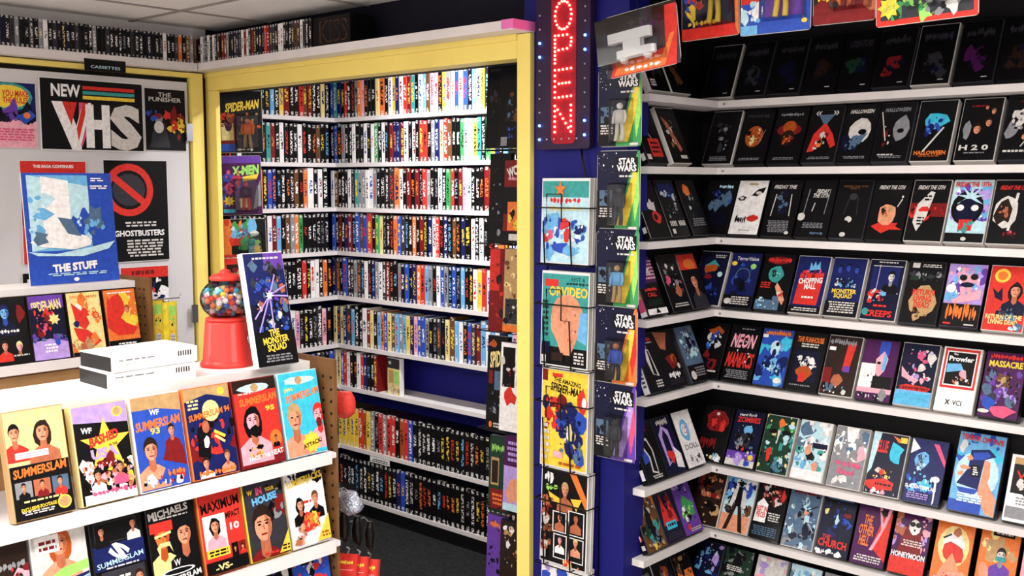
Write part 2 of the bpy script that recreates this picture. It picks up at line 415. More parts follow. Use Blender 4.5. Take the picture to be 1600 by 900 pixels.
struct(B('wall_alcove_left', M['blue'], -4.44, -4.362, 2.5, 3.5, 0, CEIL + .01))
struct(B('wall_alcove_right', M['black'], -1.97, -1.893, 2.6, 3.5, 0, CEIL + .01))
struct(B('wall_partition', M['blue'], xr0_ + .012, -1.80, PY, PY + .1, 0, CEIL + .01), 'deep blue partition wall beside the opening')
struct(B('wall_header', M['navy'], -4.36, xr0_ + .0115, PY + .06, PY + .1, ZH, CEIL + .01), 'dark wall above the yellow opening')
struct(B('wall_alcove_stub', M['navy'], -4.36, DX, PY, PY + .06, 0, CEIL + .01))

# door wall: door leaf, yellow frame, shelf
zd = onX(150, 119, DX).z
yd1 = onX(291, 300, DX).y
d = struct(B('door_1', M['door'], DX + .002, DX + .03, 1.0, yd1, .01, zd), 'pale grey door covered with posters')
for (y0, y1) in ((1.06, yd1 - .1),):
    B('panel', M['door'], .028, .034, -.62, .55, .1, .5, d)
h = Mesh(); h.tube([(.03, .56, .95), (.08, .56, .95), (.08, .47, .95)], .01, 8); h.obj('door_handle', M['steel'], d, True)
h = B('hinge', M['steel'], .0285, .036, (yd1 - 1.0) / 2 - .02, (yd1 - 1.0) / 2 + .008, onX(300, 505, DX).z, onX(300, 478, DX).z, d)
B('hinge', M['steel'], .0285, .036, (yd1 - 1.0) / 2 - .02, (yd1 - 1.0) / 2 + .008, onX(293, 225, DX).z, onX(293, 198, DX).z, d)
struct(B('trim_1', M['black'], DX + .001, DX + .012, .98, yd1 + .012, 0, zd + .018), 'dark gap around the door')
y_post = yd1 + .012
struct(B('trim_2', M['yellow'], DX + .001, DX + .045, y_post, 2.452, 0, ZS - .035), 'yellow door jamb')
struct(B('trim_3', M['yellow'], DX + .001, DX + .045, -.2, y_post, zd + .019, ZS - .035), 'yellow board above the door')
struct(B('trim_4', M['black'], DX + .001, DX + .02, 2.454, 2.498, 0, ZS - .035), 'black gap strip in the corner')
# yellow opening
xl0, xl1 = onY(322, 300, PF).x, onY(341, 300, PF).x
xr0, xr1 = onY(808, 300, PF).x, onY(828, 300, PF).x
struct(B('trim_5', M['yellow'], xl0, xl1, PF, PY - .0005, 0, ZH), 'yellow left post of the opening')
struct(B('trim_6', M['yellow'], xr0, xr1, PF, PY - .0005, 0, ZS - .03), 'yellow right post of the opening')
struct(B('trim_7', M['yellow'], xl0, xr0 - .001, PF, PY + .058, ZH + .001, ZS - .03), 'yellow header board over the opening')
B('bead', M['yellow'], -(xr0 - xl0) / 2, (xr0 - xl0) / 2, -.046, -.0392, .055, .075, bpy.data.objects['trim_7'])
# shelves over the door and the opening
s1 = B('cassette_shelf', M['shelf'], DX + .001, DX + .10, -.1, PY - .106, ZS - .03, ZS, None)
tag(s1, 'long white narrow shelf above the poster door', 'shelf')
s2 = B('cassette_shelf', M['shelf'], DX + .02, xr1 - .0, PY - .10, PY + .058, ZS - .028, ZS + .002)
tag(s2, 'long white shelf above the yellow opening with a pink right end', 'shelf')
B('end_cap', M['pink'], (xr1 - DX - .02) / 2 - .045, (xr1 - DX - .02) / 2 + .004, -.082, .079, .004, .0315, s2)['label'] = 'pink end cap'  # pink light of the sign, painted on as a strip

# ------------------------------------------------------------------ lamps
for i, (x, y, p, sx, sy) in enumerate(ADDED_TROFFERS):
    t = empty('ceiling_light', (x, y, CEIL - .014))
    tag(t, 'white rectangular fluorescent ceiling light set in the tile grid', 'ceiling light', 'fluorescent ceiling lights')
    fm = Mesh(); a, b_ = sx / 2 + .03, sy / 2 + .03
    fm.box(-a, a, -b_, -b_ + .03, 0, .02).box(-a, a, b_ - .03, b_, 0, .02).box(-a, -a + .03, -b_ + .03, b_ - .03, 0, .02).box(a - .03, a, -b_ + .03, b_ - .03, 0, .02)
    fm.obj('frame', M['white'], t)
    o = Mesh().box(-sx / 2, sx / 2, -sy / 2, sy / 2, -.07, .012).obj('diffuser', M['tube'], t)
t = empty('tube_light', (-3.0, 2.92, CEIL - .05)); tag(t, 'fluorescent tube light on the alcove ceiling', 'ceiling light')
Mesh().box(-.5, .5, -.05, .05, .026, .048).obj('housing', M['white'], t)
o = Mesh().tube([(-.47, 0, 0), (.47, 0, 0)], .013, 10).obj('tube', M['tube'], t, True); o.location = (0, 0, .012)

# ------------------------------------------------------------------ shelving in the alcove
AY, AX = 3.34, -4.195
rows_px = [(519, 185), (520, 255), (524, 324), (525, 392), (522, 461), (530, 537), (527, 601), (542, 696), (554, 777)]
ZA = [onY(x, y, AY).z for x, y in rows_px]
ua = empty('shelving_unit', (-3.3, 3.42, 0)); tag(ua, 'white shelves along the blue back wall of the alcove', 'shelving')
ub = empty('shelving_unit', (-4.27, 2.95, 0)); tag(ub, 'white side shelves of the alcove next to the yellow post', 'shelving')
for z in ZA:
    o = B('shelf', M['shelf'], -4.355 + 3.3, -2.25 + 3.3, AY - 3.42, 3.495 - 3.42, z - .02, z, ua)
for z in ZA:
    o = B('shelf', M['shelf'], -4.355 + 4.27, AX + 4.27, 2.63 - 2.95, AY - .001 - 2.95, z - .02, z, ub)
B('upright', M['white'], -2.245 + 3.3, -2.225 + 3.3, AY - 3.42, .075, 0, CEIL - .02, ua)
B('upright', M['white'], -.085, .075, 2.605 - 2.95, 2.629 - 2.95, 0, CEIL - .02, ub)
B('kick_board', M['black'], -4.355 + 3.3, -2.25 + 3.3, AY + .01 - 3.42, AY + .025 - 3.42, 0, ZA[-1] - .021, ua)

# ------------------------------------------------------------------ corner rack on the right
RY, RX = 2.925, -1.757
rr_px = [158, 262, 371, 484, 598, 729, 832, 948]
ZR = [onY(1120, y, RY).z for y in rr_px]
uc = empty('corner_rack', (-1.0, 3.0, 0)); tag(uc, 'white shelves of the corner rack along the black wall', 'shelving')
ud = empty('corner_rack', (-1.82, 2.74, 0)); tag(ud, 'short white side shelves of the corner rack next to the blue partition', 'shelving')
for z in ZR:
    B('shelf', M['shelf'], -1.889 + 1, -.25 + 1, RY - 3, 3.05 - 3, z - .021, z, uc)
    B('shelf', M['shelf'], -1.889 + 1.82, RX + 1.82, 2.545 - 2.74, RY - .001 - 2.74, z - .021, z, ud)
    Mesh().lathe([(.004, 0), (.004, .002)], 8).obj('screw', M['steel'], uc).matrix_basis = Matrix.Translation((RX + 1 + .02, RY - 3, z - .011)) @ Matrix.Rotation(R(90), 4, 'X')
B('side_panel', M['black'], -.249 + 1, -.23 + 1, RY - 3, .05, 0, CEIL - .03, uc)
B('kick_board', M['black'], -1.75 + 1, -.25 + 1, .0, .02, 0, ZR[-1] - .022, uc)
# unseen dark board added to shade the upper rows; toy cards hang from it
sof = B('top_board', M['black'], -1.79, -.25, 2.47, 3.05, CEIL - .045, CEIL - .006)
tag(sof, 'black board fixed under the ceiling above the corner rack', 'board')

# ------------------------------------------------------------------ video tapes
ORD = ['first', 'second', 'third', 'fourth', 'fifth', 'sixth', 'seventh', 'eighth', 'ninth', 'tenth', 'eleventh', 'twelfth']
def ordn(i):
    if i < 12: return ORD[i]
    n = i + 1; return '%d%s' % (n, {1: 'st', 2: 'nd', 3: 'rd'}.get(n % 10 if n // 10 != 1 else 0, 'th'))
SIDE = {}
def side_mat(k):
    if k not in SIDE: SIDE[k] = mat('sleeve_' + k, C_raw(k), .35, .06, 25, coat=.2)
    return SIDE[k]
def C_raw(k): h = PAL[k]; return tuple(int(h[i:i + 2], 16) / 255 for i in (0, 2, 4))
BOX = {}
def sleeve(w, h, t, side):
    key = (round(w, 4), round(h, 4), t, side)
    if key not in BOX:
        m_ = Mesh(); m_.chamfer(-w / 2, w / 2, 0, t, 0, h, .0015)
        BOX[key] = m_.mesh('sleeve', side_mat(side))
    return BOX[key]
seedn = [0]
def tape(spec, loc, rz, tilt, label, group, w=.104, h=.187, t=.025, side='K', spine=None, cat='video tape', name='video_tape', lift=True):
    """face-out tape; origin at the bottom front edge, front looks to local -y"""
    seedn[0] += 1
    o = link(name, sleeve(w, h, t, side)); z = loc[2] + (t * math.sin(R(tilt)) if lift else 0)
    place(o, (loc[0], loc[1], z + .0005), rz, tilt); tag(o, label, cat, group)
    a = Art(w - .004, h - .004, spec[0], seedn[0]).ops(spec[1]); a.obj('printed_cover', o, (0, -.0006, .002))
    if spine:
        sa = Art(t - .003, h - .004, spine[0], seedn[0]).ops(spine[1]); so = sa.obj('spine_print', o, (-w / 2 - .0006, t / 2, .002)); so.rotation_euler = (0, 0, R(-90))
    return o
K, W_ = 'K', 'W'
def dark(title, tc, shapes, fp=True):
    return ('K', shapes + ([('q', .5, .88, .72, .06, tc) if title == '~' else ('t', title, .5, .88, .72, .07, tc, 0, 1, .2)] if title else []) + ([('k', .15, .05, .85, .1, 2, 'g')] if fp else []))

# cover spec: (background, drawing); wing = side shelf, run = back shelf. edges: pixel columns of the tape sides at the shelf front
RACK = [
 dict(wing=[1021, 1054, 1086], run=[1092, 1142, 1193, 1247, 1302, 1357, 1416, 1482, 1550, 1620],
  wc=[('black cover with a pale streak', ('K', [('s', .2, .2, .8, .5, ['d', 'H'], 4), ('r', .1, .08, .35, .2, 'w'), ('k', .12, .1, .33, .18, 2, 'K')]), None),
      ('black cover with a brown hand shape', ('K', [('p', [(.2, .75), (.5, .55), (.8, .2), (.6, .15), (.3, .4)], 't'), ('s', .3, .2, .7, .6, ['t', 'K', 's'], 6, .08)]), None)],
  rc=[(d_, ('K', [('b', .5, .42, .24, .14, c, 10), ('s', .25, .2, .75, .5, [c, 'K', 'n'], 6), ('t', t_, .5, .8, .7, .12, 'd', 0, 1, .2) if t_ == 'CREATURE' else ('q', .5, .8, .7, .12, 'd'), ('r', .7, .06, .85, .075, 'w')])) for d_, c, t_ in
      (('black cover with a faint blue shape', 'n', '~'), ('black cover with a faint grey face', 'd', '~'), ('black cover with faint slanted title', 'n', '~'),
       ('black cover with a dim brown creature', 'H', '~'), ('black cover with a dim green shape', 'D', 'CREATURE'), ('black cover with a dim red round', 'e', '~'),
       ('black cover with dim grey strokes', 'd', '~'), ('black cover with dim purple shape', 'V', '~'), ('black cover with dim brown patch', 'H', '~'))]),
 dict(wing=[1018, 1056, 1088], run=[1093, 1140, 1192, 1246, 1302, 1356, 1414, 1482, 1555, 1622],
  wc=[('black cover with a red block emblem', ('K', [('l', .1, .85, .6, .35, .02, 'w'), ('r', .3, .1, .85, .42, 'R'), ('k', .35, .15, .8, .38, 3, 'K'), ('r', .0, .05, .2, .14, 'w')]), ('K', [('r', .2, .45, .8, .75, 'R'), ('r', .2, .06, .8, .18, 'w')])),
      ('black cover with a pale clawed shape', ('K', [('p', [(.15, .85), (.4, .75), (.75, .25), (.6, .2), (.35, .5)], 's'), ('s', .25, .3, .65, .8, ['w', 'K', 's', 't'], 9, .08), ('r', .5, .08, .85, .14, 'w')]), None)],
  rc=[('black cover with a grey standing figure', dark('', 'w', [('s', .3, .25, .7, .75, ['d', 'K', 'g'], 10, .1), ('k', .2, .08, .8, .14, 2, 'g')])),
      ('black cover with a glowing orange carved face', dark('~', 'd', [('e', .5, .5, .3, .2, 'o'), ('s', .3, .4, .7, .62, ['O', 'e', 'y', 'K'], 9, .09), ('l', .85, .62, .7, .35, .02, 'g')])),
      ('black cover with a red wide-brimmed hat', dark('~', 'g', [('e', .5, .6, .4, .11, 'e'), ('e', .5, .65, .22, .12, 'o'), ('e', .5, .45, .22, .15, 'H'), ('s', .38, .33, .62, .48, ['o', 'O', 'K', 'e'], 7, .07)])),
      ('black and red cover with an arched red frame', dark('', 'w', [('t', '((     ))', .5, .88, .7, .08, 'w'), ('p', [(.1, .18), (.2, .5), (.5, .72), (.8, .5), (.95, .3), (.8, .25), (.5, .55), (.3, .2)], 'R'), ('s', .3, .22, .7, .5, ['K', 'w', 'e', 'O'], 9, .09), ('p', [(.25, .85), (.75, .85), (.55, .68), (.45, .68)], 'u')])),
      ('black cover with a large pale head and slanted title', dark('HALLOWEEN', 'w', [('b', .55, .55, .35, .22, 'w', 11, .12), ('p', [(.2, .35), (.6, .3), (.8, .5), (.5, .45)], 'u'), ('e', .62, .52, .13, .05, 'K'), ('s', .15, .22, .5, .4, ['n', 'K', 'u'], 7)])),
      ('black cover with half a grey head and a blade', dark('HALLOWEEN', 'g', [('b', .68, .55, .24, .22, 'g', 10, .15), ('e', .68, .52, .1, .04, 'K'), ('s', .15, .25, .4, .6, ['e', 'w', 'H', 'K'], 8, .08), ('l', .05, .85, .3, .35, .03, 'w'), ('k', .1, .1, .6, .13, 1, 'w')])),
      ('black cover with a blue flame and orange title', ('K', [('b', .5, .65, .3, .13, 'C', 9, .35), ('s', .3, .45, .7, .75, ['B', 'b', 'N'], 9, .1), ('l', .75, .55, .3, .15, .05, 'w'), ('t', 'HALLOWEEN', .5, .13, .85, .07, 'O'), ('k', .2, .06, .8, .09, 1, 'o')])),
      ('black cover with faces above white oval title', ('K', [('f', .45, .5, .17, 'S', 'H', 'K', False), ('f', .72, .6, .14, 'S', 'H', 'K', False), ('f', .8, .78, .1, 'S', 't', 'e', False), ('f', .62, .85, .08, 'S', 'H', 'e', False), ('b', .2, .45, .12, .16, 'g'), ('t', 'H 2 0', .45, .2, .75, .09, 'w'), ('k', .15, .1, .75, .13, 1, 'g'), ('k', .2, .85, .6, .9, 1, 'e')])),
      ('black cover with a pale draped shape and stacked faces', ('K', [('p', [(.1, .45), (.15, .7), (.4, .8), (.75, .9), (.5, .6), (.3, .42)], 'w'), ('s', .15, .45, .45, .75, ['g', 'K', 'w'], 7), ('f', .78, .72, .1, 'S', 'H', 'K', False), ('f', .65, .55, .1, 'S', 'K', 'K', False), ('f', .55, .35, .1, 'S', 't', 'K', False), ('l', .95, .6, .5, .2, .03, 'w'), ('k', .05, .1, .9, .16, 1, 'w'), ('k', .3, .9, .9, .95, 2, 'e')])),
      ]),
 dict(wing=[1021, 1054, 1088], run=[1086, 1132, 1183, 1235, 1290, 1346, 1407, 1470, 1536, 1604],
  wc=[('black cover with raised hand and red lips', ('K', [('b', .6, .35, .22, .13, 'R'), ('e', .6, .35, .1, .06, 'K'), ('p', [(.35, .5), (.3, .66), (.45, .6), (.55, .68), (.65, .6), (.75, .62), (.7, .45)], 'w'), ('s', .1, .65, .5, .9, ['K', 'e', 'V'], 6)]), ('w', [('t', 'VAMP', .5, .72, .42, .6, 'R', 0), ('r', 0, 0, 1, .42, 'K'), ('r', .2, .1, .8, .2, 'w')])),
      ('black cover with blue top and white bars', ('K', [('r', .1, .72, .9, .95, 'N'), ('s', .1, .68, .9, .78, ['w', 'b', 'N'], 7, .08), ('s', .2, .35, .8, .65, ['w', 'K', 'g', 'K'], 9, .06), ('t', 'IIII IIII', .5, .22, .8, .09, 'w'), ('r', .1, .04, .25, .12, 'w')]), None),
      ('black cover with orange glow at its top', ('K', [('b', .4, .82, .2, .1, 'O'), ('s', .2, .35, .8, .75, ['w', 'K', 'd', 'g'], 8, .06), ('k', .15, .15, .85, .3, 4, 'g')]), None)],
  rc=[('dark blue cover with a blue streaked cloud', ('K', [('s', .2, .5, .95, .8, ['u', 'N', 'B', 'n'], 10, .14), ('q', .65, .88, .5, .06, 'c'), ('k', .3, .15, .9, .4, 5, 'n')]),),
      ('white cover with a red-lipped pale face', ('W', [('p', [(.05, .66), (.2, .72), (.35, .69), (.3, .63), (.15, .62)], 'K'), ('e', .2, .67, .07, .025, 'w'), ('p', [(.5, .72), (.7, .84), (.95, .88), (.9, .78), (.7, .71)], 'K'), ('e', .74, .77, .1, .03, 'w'), ('b', .72, .3, .2, .06, 'R', 8, .2), ('l', .55, .3, .9, .31, .015, 'e'), ('q', .3, .27, .34, .14, 'K'), ('r', .35, .92, .65, .95, 'T'), ('k', .3, .06, .7, .09, 1, 'g')])),
      ('black cover with a white outlined figure', dark('FRIDAY THE', 'w', [('s', .35, .35, .65, .8, ['u', 'n', 'd', 'n'], 9, .1), ('l', .25, .75, .2, .35, .03, 'w'), ('l', .75, .75, .8, .35, .03, 'w'), ('k', .15, .1, .85, .27, 6, 'g'), ('e', .85, .05, .07, .03, 'w')])),
      ('black cover with small white block title', ('K', [('t', 'FRIDAY\nTHE 13TH', .6, .77, .5, .15, 'w', 0, 1, .2), ('l', .2, .85, .15, .4, .025, 'g'), ('l', .85, .85, .8, .4, .025, 'g'), ('l', .4, .45, .45, .6, .03, 'w'), ('e', .1, .35, .12, .07, 'w'), ('k', .15, .15, .85, .25, 4, 'g'), ('q', .7, .06, .4, .05, 'u')])),
      ('black cover with faint outline and pale dot', dark('FRIDAY THE 13TH\nPART 3', 't', [('l', .4, .7, .3, .4, .025, 'd'), ('l', .65, .7, .7, .4, .025, 'd'), ('e', .5, .72, .12, .06, 'd'), ('b', .5, .33, .09, .05, 'w'), ('e', .4, .06, .09, .04, 'w')], False)),
      ('black cover with tan round shape on red splash', dark('FRIDAY THE 13TH', 'w', [('b', .55, .22, .4, .09, 'R', 10, .4), ('b', .5, .42, .26, .18, 'S', 10, .15), ('s', .35, .35, .6, .55, ['H', 'T', 'o'], 7, .06), ('l', .75, .55, .85, .68, .03, 'w'), ('e', .85, .72, .03, .02, 'w')], False)),
      ('black cover with tilted white oval and red haze', dark('FRIDAY THE 13TH', 'w', [('r', .0, .4, 1, .62, 'e'), ('s', .05, .42, .95, .6, ['R', 'e', 'K'], 8, .12), ('p', [(.15, .3), (.2, .6), (.5, .82), (.62, .8), (.5, .4), (.3, .15)], 'w'), ('b', .38, .52, .14, .05, 'R'), ('k', .25, .25, .45, .4, 3, 'K'), ('k', .35, .65, .55, .76, 2, 'K')], False)),
      ('white and violet burst cover around a dark dome', ('c', [('s', .05, .3, .95, .9, ['b', 'P', 'W', 'p'], 14, .18), ('e', .45, .55, .42, .28, 'K'), ('*', .5, .72, .4, 'c', 9, .3), ('e', .45, .5, .3, .2, 'n'), ('e', .27, .55, .1, .05, 'W'), ('e', .65, .55, .1, .05, 'W'), ('r', .3, .18, .65, .36, 'R'), ('s', .3, .18, .65, .36, ['M', 'R', 'A'], 6, .07), ('r', 0, 0, 1, .14, 'K'), ('t', 'FRIDAY THE 13TH', .5, .93, .9, .08, 'R'), ('e', .5, .05, .07, .03, 'w')])),
      ('black cover with white ring and upright blade', dark('FRIDAY THE 13TH', 'R', [('b', .35, .5, .3, .26, 'w', 12, .12), ('b', .33, .5, .22, .2, 'H'), ('s', .2, .4, .45, .6, ['s', 'K', 'e'], 7, .06), ('l', .6, .8, .5, .2, .07, 'w'), ('s', .4, .1, .7, .2, ['e', 'M'], 3, .07)], False))]),
 dict(wing=[1017, 1057, 1092], run=[1074, 1122, 1172, 1225, 1281, 1338, 1399, 1463, 1529, 1600],
  wc=[('pink striped cover with red title block', ('K', [('r', 0, .55, 1, 1, 'V'), ('k', 0, .6, 1, .95, 6, 'm'), ('t', '14%', .5, .77, .6, .13, 'w', -12), ('q', .5, .43, .6, .06, 'R'), ('t', 'CALL', .5, .34, .45, .07, 'R'), ('k', .15, .15, .85, .26, 3, 'D'), ('r', 0, 0, 1, .1, 'W'), ('p', [(.4, .02), (.5, .12), (.65, .02)], 'K')]), ('M', [('r', .15, .3, .85, .75, 'Y'), ('k', .2, .32, .8, .74, 5, 'R'), ('r', 0, 0, 1, .08, 'W')])),
      ('black cover with white outlined dancers', ('K', [('s', .1, .3, .9, .85, ['w', 'K', 'K', 'M', 'g'], 15, .08), ('b', .6, .35, .18, .1, 's'), ('b', .25, .55, .12, .08, 'M'), ('k', .1, .06, .9, .14, 2, 'w')]), None),
      ('cover with a dark-haired woman under orange block', ('K', [('r', .0, .7, 1, .98, 'R'), ('b', .55, .8, .3, .1, 'O'), ('f', .55, .48, .3, 'S', 'K', 'd', True, True)]), None)],
  rc=[('dark blue cover with orange block emblem', ('n', [('b', .4, .7, .25, .1, 'o'), ('b', .4, .52, .2, .05, 'e'), ('p', [(.2, .72), (.5, .85), (.75, .72), (.5, .76)], 'A'), ('e', .8, .58, .09, .05, 'c'), ('s', .1, .05, .9, .4, ['n', 'N', 'B'], 9, .16), ('k', .5, .88, .9, .95, 2, 'w')])),
      ('deep blue cover with thin handwritten white title', ('N', [('t', 'TerrorVision', .55, .9, .75, .07, 'W', 0, 0), ('s', .2, .45, .85, .8, ['B', 'n', 'N'], 9, .13), ('o', .5, .58, .26, .03, 'u'), ('e', .12, .8, .1, .04, 'Y'), ('e', .8, .76, .1, .05, 'L'), ('s', .3, .25, .7, .5, ['K', 'n'], 5, .14), ('r', 0, 0, 1, .22, 'K'), ('k', .25, .04, .9, .2, 4, 'w'), ('e', .17, .1, .12, .055, 'w')])),
      ('black cover with teal crystal ball in hand', ('K', [('e', .5, .9, .4, .07, 'e'), ('q', .5, .9, .7, .09, 'R'), ('b', .5, .64, .25, .15, 'A', 10, .15), ('s', .38, .56, .62, .74, ['c', 'A', 'D'], 6, .07), ('p', [(.6, .5), (.75, .4), (.95, .2), (.9, .1), (.7, .25), (.55, .42)], 'S'), ('s', .7, .12, .95, .36, ['R', 'S', 'w'], 5, .07), ('r', 0, 0, .8, .18, 'u'), ('s', .05, .02, .7, .2, ['c', 'u', 'b'], 7, .09), ('k', .05, .38, .4, .5, 3, 'R')])),
      ('blue cover with red shopping bag and drippy title', ('N', [('p', [(.1, .15), (.15, .7), (.9, .72), (.85, .15)], 'R'), ('s', .15, .6, .85, .78, ['R', 'M', 'e'], 7, .1), ('p', [(.4, .75), (.42, .9), (.5, .82), (.55, .92), (.62, .83), (.7, .92), (.75, .78)], 'b'), ('t', 'CHOPPING\nMALL', .52, .52, .75, .2, 'W', 5), ('k', .3, .25, .7, .31, 1, 'W'), ('r', 0, 0, 1, .12, 'K'), ('k', .1, .03, .9, .1, 2, 'w')])),
      ('blue cover with four dim heads and yellow title', ('N', [('f', .25, .8, .14, 'B', 'n', 'n', False, False, 'N'), ('f', .5, .83, .14, 'B', 'n', 'n', False, False, 'N'), ('f', .76, .8, .14, 'B', 'n', 'n', False, False, 'N'), ('s', .2, .5, .8, .66, ['w', 'n', 'b', 'u'], 11, .07), ('t', 'MONSTER\nSQUAD', .5, .38, .75, .17, 'Y'), ('r', 0, 0, 1, .26, 'K'), ('k', .1, .05, .9, .25, 5, 'w')])),
      ('dark blue cover with window frame and red puffy title', ('n', [('r', .1, .45, .9, .9, 'N'), ('l', .1, .9, .95, .9, .02, 'w'), ('l', .1, .45, .95, .45, .02, 'w'), ('l', .3, .45, .3, .92, .015, 'w'), ('f', .68, .72, .17, 'w', 'K', 'K', True, False, 'g'), ('s', .15, .3, .6, .5, ['R', 'R', 'w', 'b'], 9, .1), ('t', 'CREEPS', .5, .1, .8, .11, 'R'), ('k', .3, .2, .7, .26, 1, 'R'), ('e', .12, .12, .1, .06, 'A'), ('k', .2, .94, .8, .98, 1, 'w')])),
      ('black cover with a tombstone bearing red lettering', ('K', [('s', .1, .7, .9, .85, ['d', 'K', 'g', 'D'], 11, .09), ('r', .1, .9, .3, .98, 'w'), ('k', .35, .91, .9, .97, 2, 'w'), ('b', .55, .35, .38, .26, 'T', 10, .12), ('s', .35, .1, .8, .2, ['t', 'T', 'K'], 6, .09), ('t', 'RETURN\nLIVING\nDEAD', .54, .4, .6, .3, 'R', 0)])),
      ('pale violet swirling cloud cover with red lettering', ('p', [('s', .05, .45, .95, .95, ['p', 'W', 'P', 'm', 'b'], 18, .14), ('e', .42, .78, .1, .05, 'K'), ('e', .7, .8, .1, .05, 'K'), ('e', .55, .67, .18, .04, 'n'), ('e', .15, .6, .13, .07, 'W'), ('p', [(.2, .42), (.5, .5), (.95, .62), (.95, .45), (.3, .36)], 'm'), ('r', 0, 0, 1, .36, 'K'), ('q', .5, .23, .75, .24, 'O'), ('r', .1, .03, .3, .06, 'R'), ('r', .65, .03, .9, .05, 'w')])),
      ('red cover with dark-haired woman under a yellow moon', ('R', [('e', .3, .85, .2, .11, 'Y'), ('e', .3, .85, .13, .07, 'O'), ('f', .68, .62, .22, 'S', 'K', 'n', True, True), ('p', [(.2, .5), (.1, .66), (.25, .58), (.35, .66), (.4, .45)], 'n'), ('s', .3, .2, .8, .35, ['n', 'd', 'u'], 6, .1), ('t', 'RETURN OF THE\nLIVING DEAD', .5, .17, .9, .15, 'y'), ('s', .7, .02, .95, .08, ['c', 'u'], 4, .08)]))]),
 dict(wing=[1021, 1050, 1085], run=[1072, 1121, 1171, 1222, 1275, 1331, 1391, 1454, 1522, 1594],
  wc=[('black cover with thin figure in white shirt', ('K', [('q', .45, .9, .75, .08, 'R'), ('k', .15, .82, .85, .86, 1, 'w'), ('p', [(.4, .75), (.3, .55), (.4, .3), (.7, .25), (.6, .55), (.55, .72)], 'w'), ('p', [(.46, .72), (.45, .3), (.62, .27), (.53, .7)], 'K'), ('e', .45, .78, .06, .04, 's'), ('k', .4, .06, .75, .2, 3, 'w')]), ('W', [('k', .2, .1, .8, .45, 5, 'K'), ('r', .3, .6, .7, .7, 'R')])),
      ('dark cover with orange face fragment and white title', ('K', [('p', [(.05, 1), (.75, .95), (.45, .65), (.2, .7)], 's'), ('b', .6, .45, .25, .16, 'e'), ('s', .4, .35, .8, .55, ['o', 'K', 'H'], 6, .08), ('q', .5, .22, .6, .1, 'W'), ('k', .1, .05, .9, .14, 2, 'd'), ('e', .85, .35, .07, .05, 'w')]), None),
      ('grey blue cover with a veiled face', ('u', [('s', .15, .4, .85, .95, ['c', 'u', 'n', 'g'], 14, .14), ('e', .5, .7, .1, .12, 'n'), ('r', 0, 0, 1, .3, 'K'), ('k', .35, .08, .9, .26, 4, 'g'), ('e', .2, .12, .14, .08, 'w')]), None)],
  rc=[('black cover with blue cloth and orange flame', ('K', [('b', .6, .85, .28, .08, 'o'), ('s', .35, .55, .8, .8, ['b', 'w', 'B', 'K'], 10, .11), ('s', .4, .2, .8, .45, ['K', 'n', 'e'], 5, .12), ('r', .4, .1, .9, .13, 'w')])),
      ('black cover filled with jagged red and white lettering', ('K', [('t', 'NEON', .5, .73, .8, .26, 'm', 0, 1, .15), ('t', 'MANIACS', .5, .38, .92, .28, 'R', 0, 1, .1), ('s', .15, .3, .85, .85, ['M', 'R', 'w'], 8, .04), ('k', .1, .04, .9, .2, 5, 'g'), ('k', .3, .93, .8, .97, 1, 'g')])),
      ('bright blue cover with pale screaming shape and orange title', ('B', [('s', .05, .1, .95, .8, ['b', 'B', 'C', 'N'], 14, .18), ('b', .5, .66, .18, .16, 'c', 10, .2), ('e', .5, .58, .07, .07, 'N'), ('e', .56, .74, .06, .04, 'K'), ('s', .2, .22, .8, .45, ['N', 'c', 'K', 'b'], 10, .11), ('q', .5, .93, .8, .09, 'O'), ('r', .02, .84, .2, .9, 'W'), ('e', .8, .1, .13, .05, 'W')])),
      ('black cover with arched title and lit doorway', ('K', [('t', 'THE FUNHOUSE', .5, .88, .85, .1, 'O', 0), ('k', .2, .74, .8, .82, 2, 'w'), ('r', .12, .15, .9, .68, 'n'), ('s', .2, .42, .85, .58, ['W', 'w', 'K'], 12, .08), ('b', .5, .3, .22, .12, 'o'), ('r', .35, .14, .55, .3, 'R'), ('k', .1, .06, .8, .1, 1, 'g')])),
      ('dark red cover with orange pillar and grey title', ('H', [('r', 0, .05, .25, .45, 'e'), ('p', [(.6, .9), (.85, .9), (.75, .4), (.55, .42)], 'R'), ('r', .58, .4, .78, .5, 'P'), ('q', .45, .9, .8, .1, 'g'), ('r', .05, .75, .25, .81, 'W'), ('b', .45, .25, .2, .1, 's'), ('s', .1, .03, .8, .14, ['W', 'u', 'K', 'w'], 8, .09)])),
      ('cover with pale profile in front of pink panel', ('V', [('r', .0, .2, .45, .6, 'W'), ('s', .05, .25, .4, .55, ['d', 'w', 'W'], 7, .04), ('r', .45, .75, .75, .98, 'B'), ('p', [(.45, .45), (.4, .68), (.6, .82), (.75, .7), (.7, .5), (.55, .38)], 'm'), ('p', [(.6, .8), (.72, .7), (.7, .5), (.6, .5)], 'b'), ('e', .5, .62, .06, .025, 'K'), ('r', .4, .18, .95, .4, 'K'), ('r', 0, .12, 1, .2, 'm'), ('s', .05, .02, .9, .1, ['w', 'K', 'g'], 8, .09)])),
      ('purple cover with pink carved figures above blue sea', ('n', [('s', .25, .35, .85, .9, ['m', 'p', 'M', 'w'], 14, .1), ('p', [(.05, .62), (.3, .48), (.6, .42), (.5, .36), (.1, .45)], 'm'), ('b', .5, .27, .45, .07, 'R', 12, .2), ('r', 0, 0, 1, .24, 'b'), ('k', .02, .02, .98, .2, 5, 'C'), ('q', .5, .28, .8, .05, 'e')])),
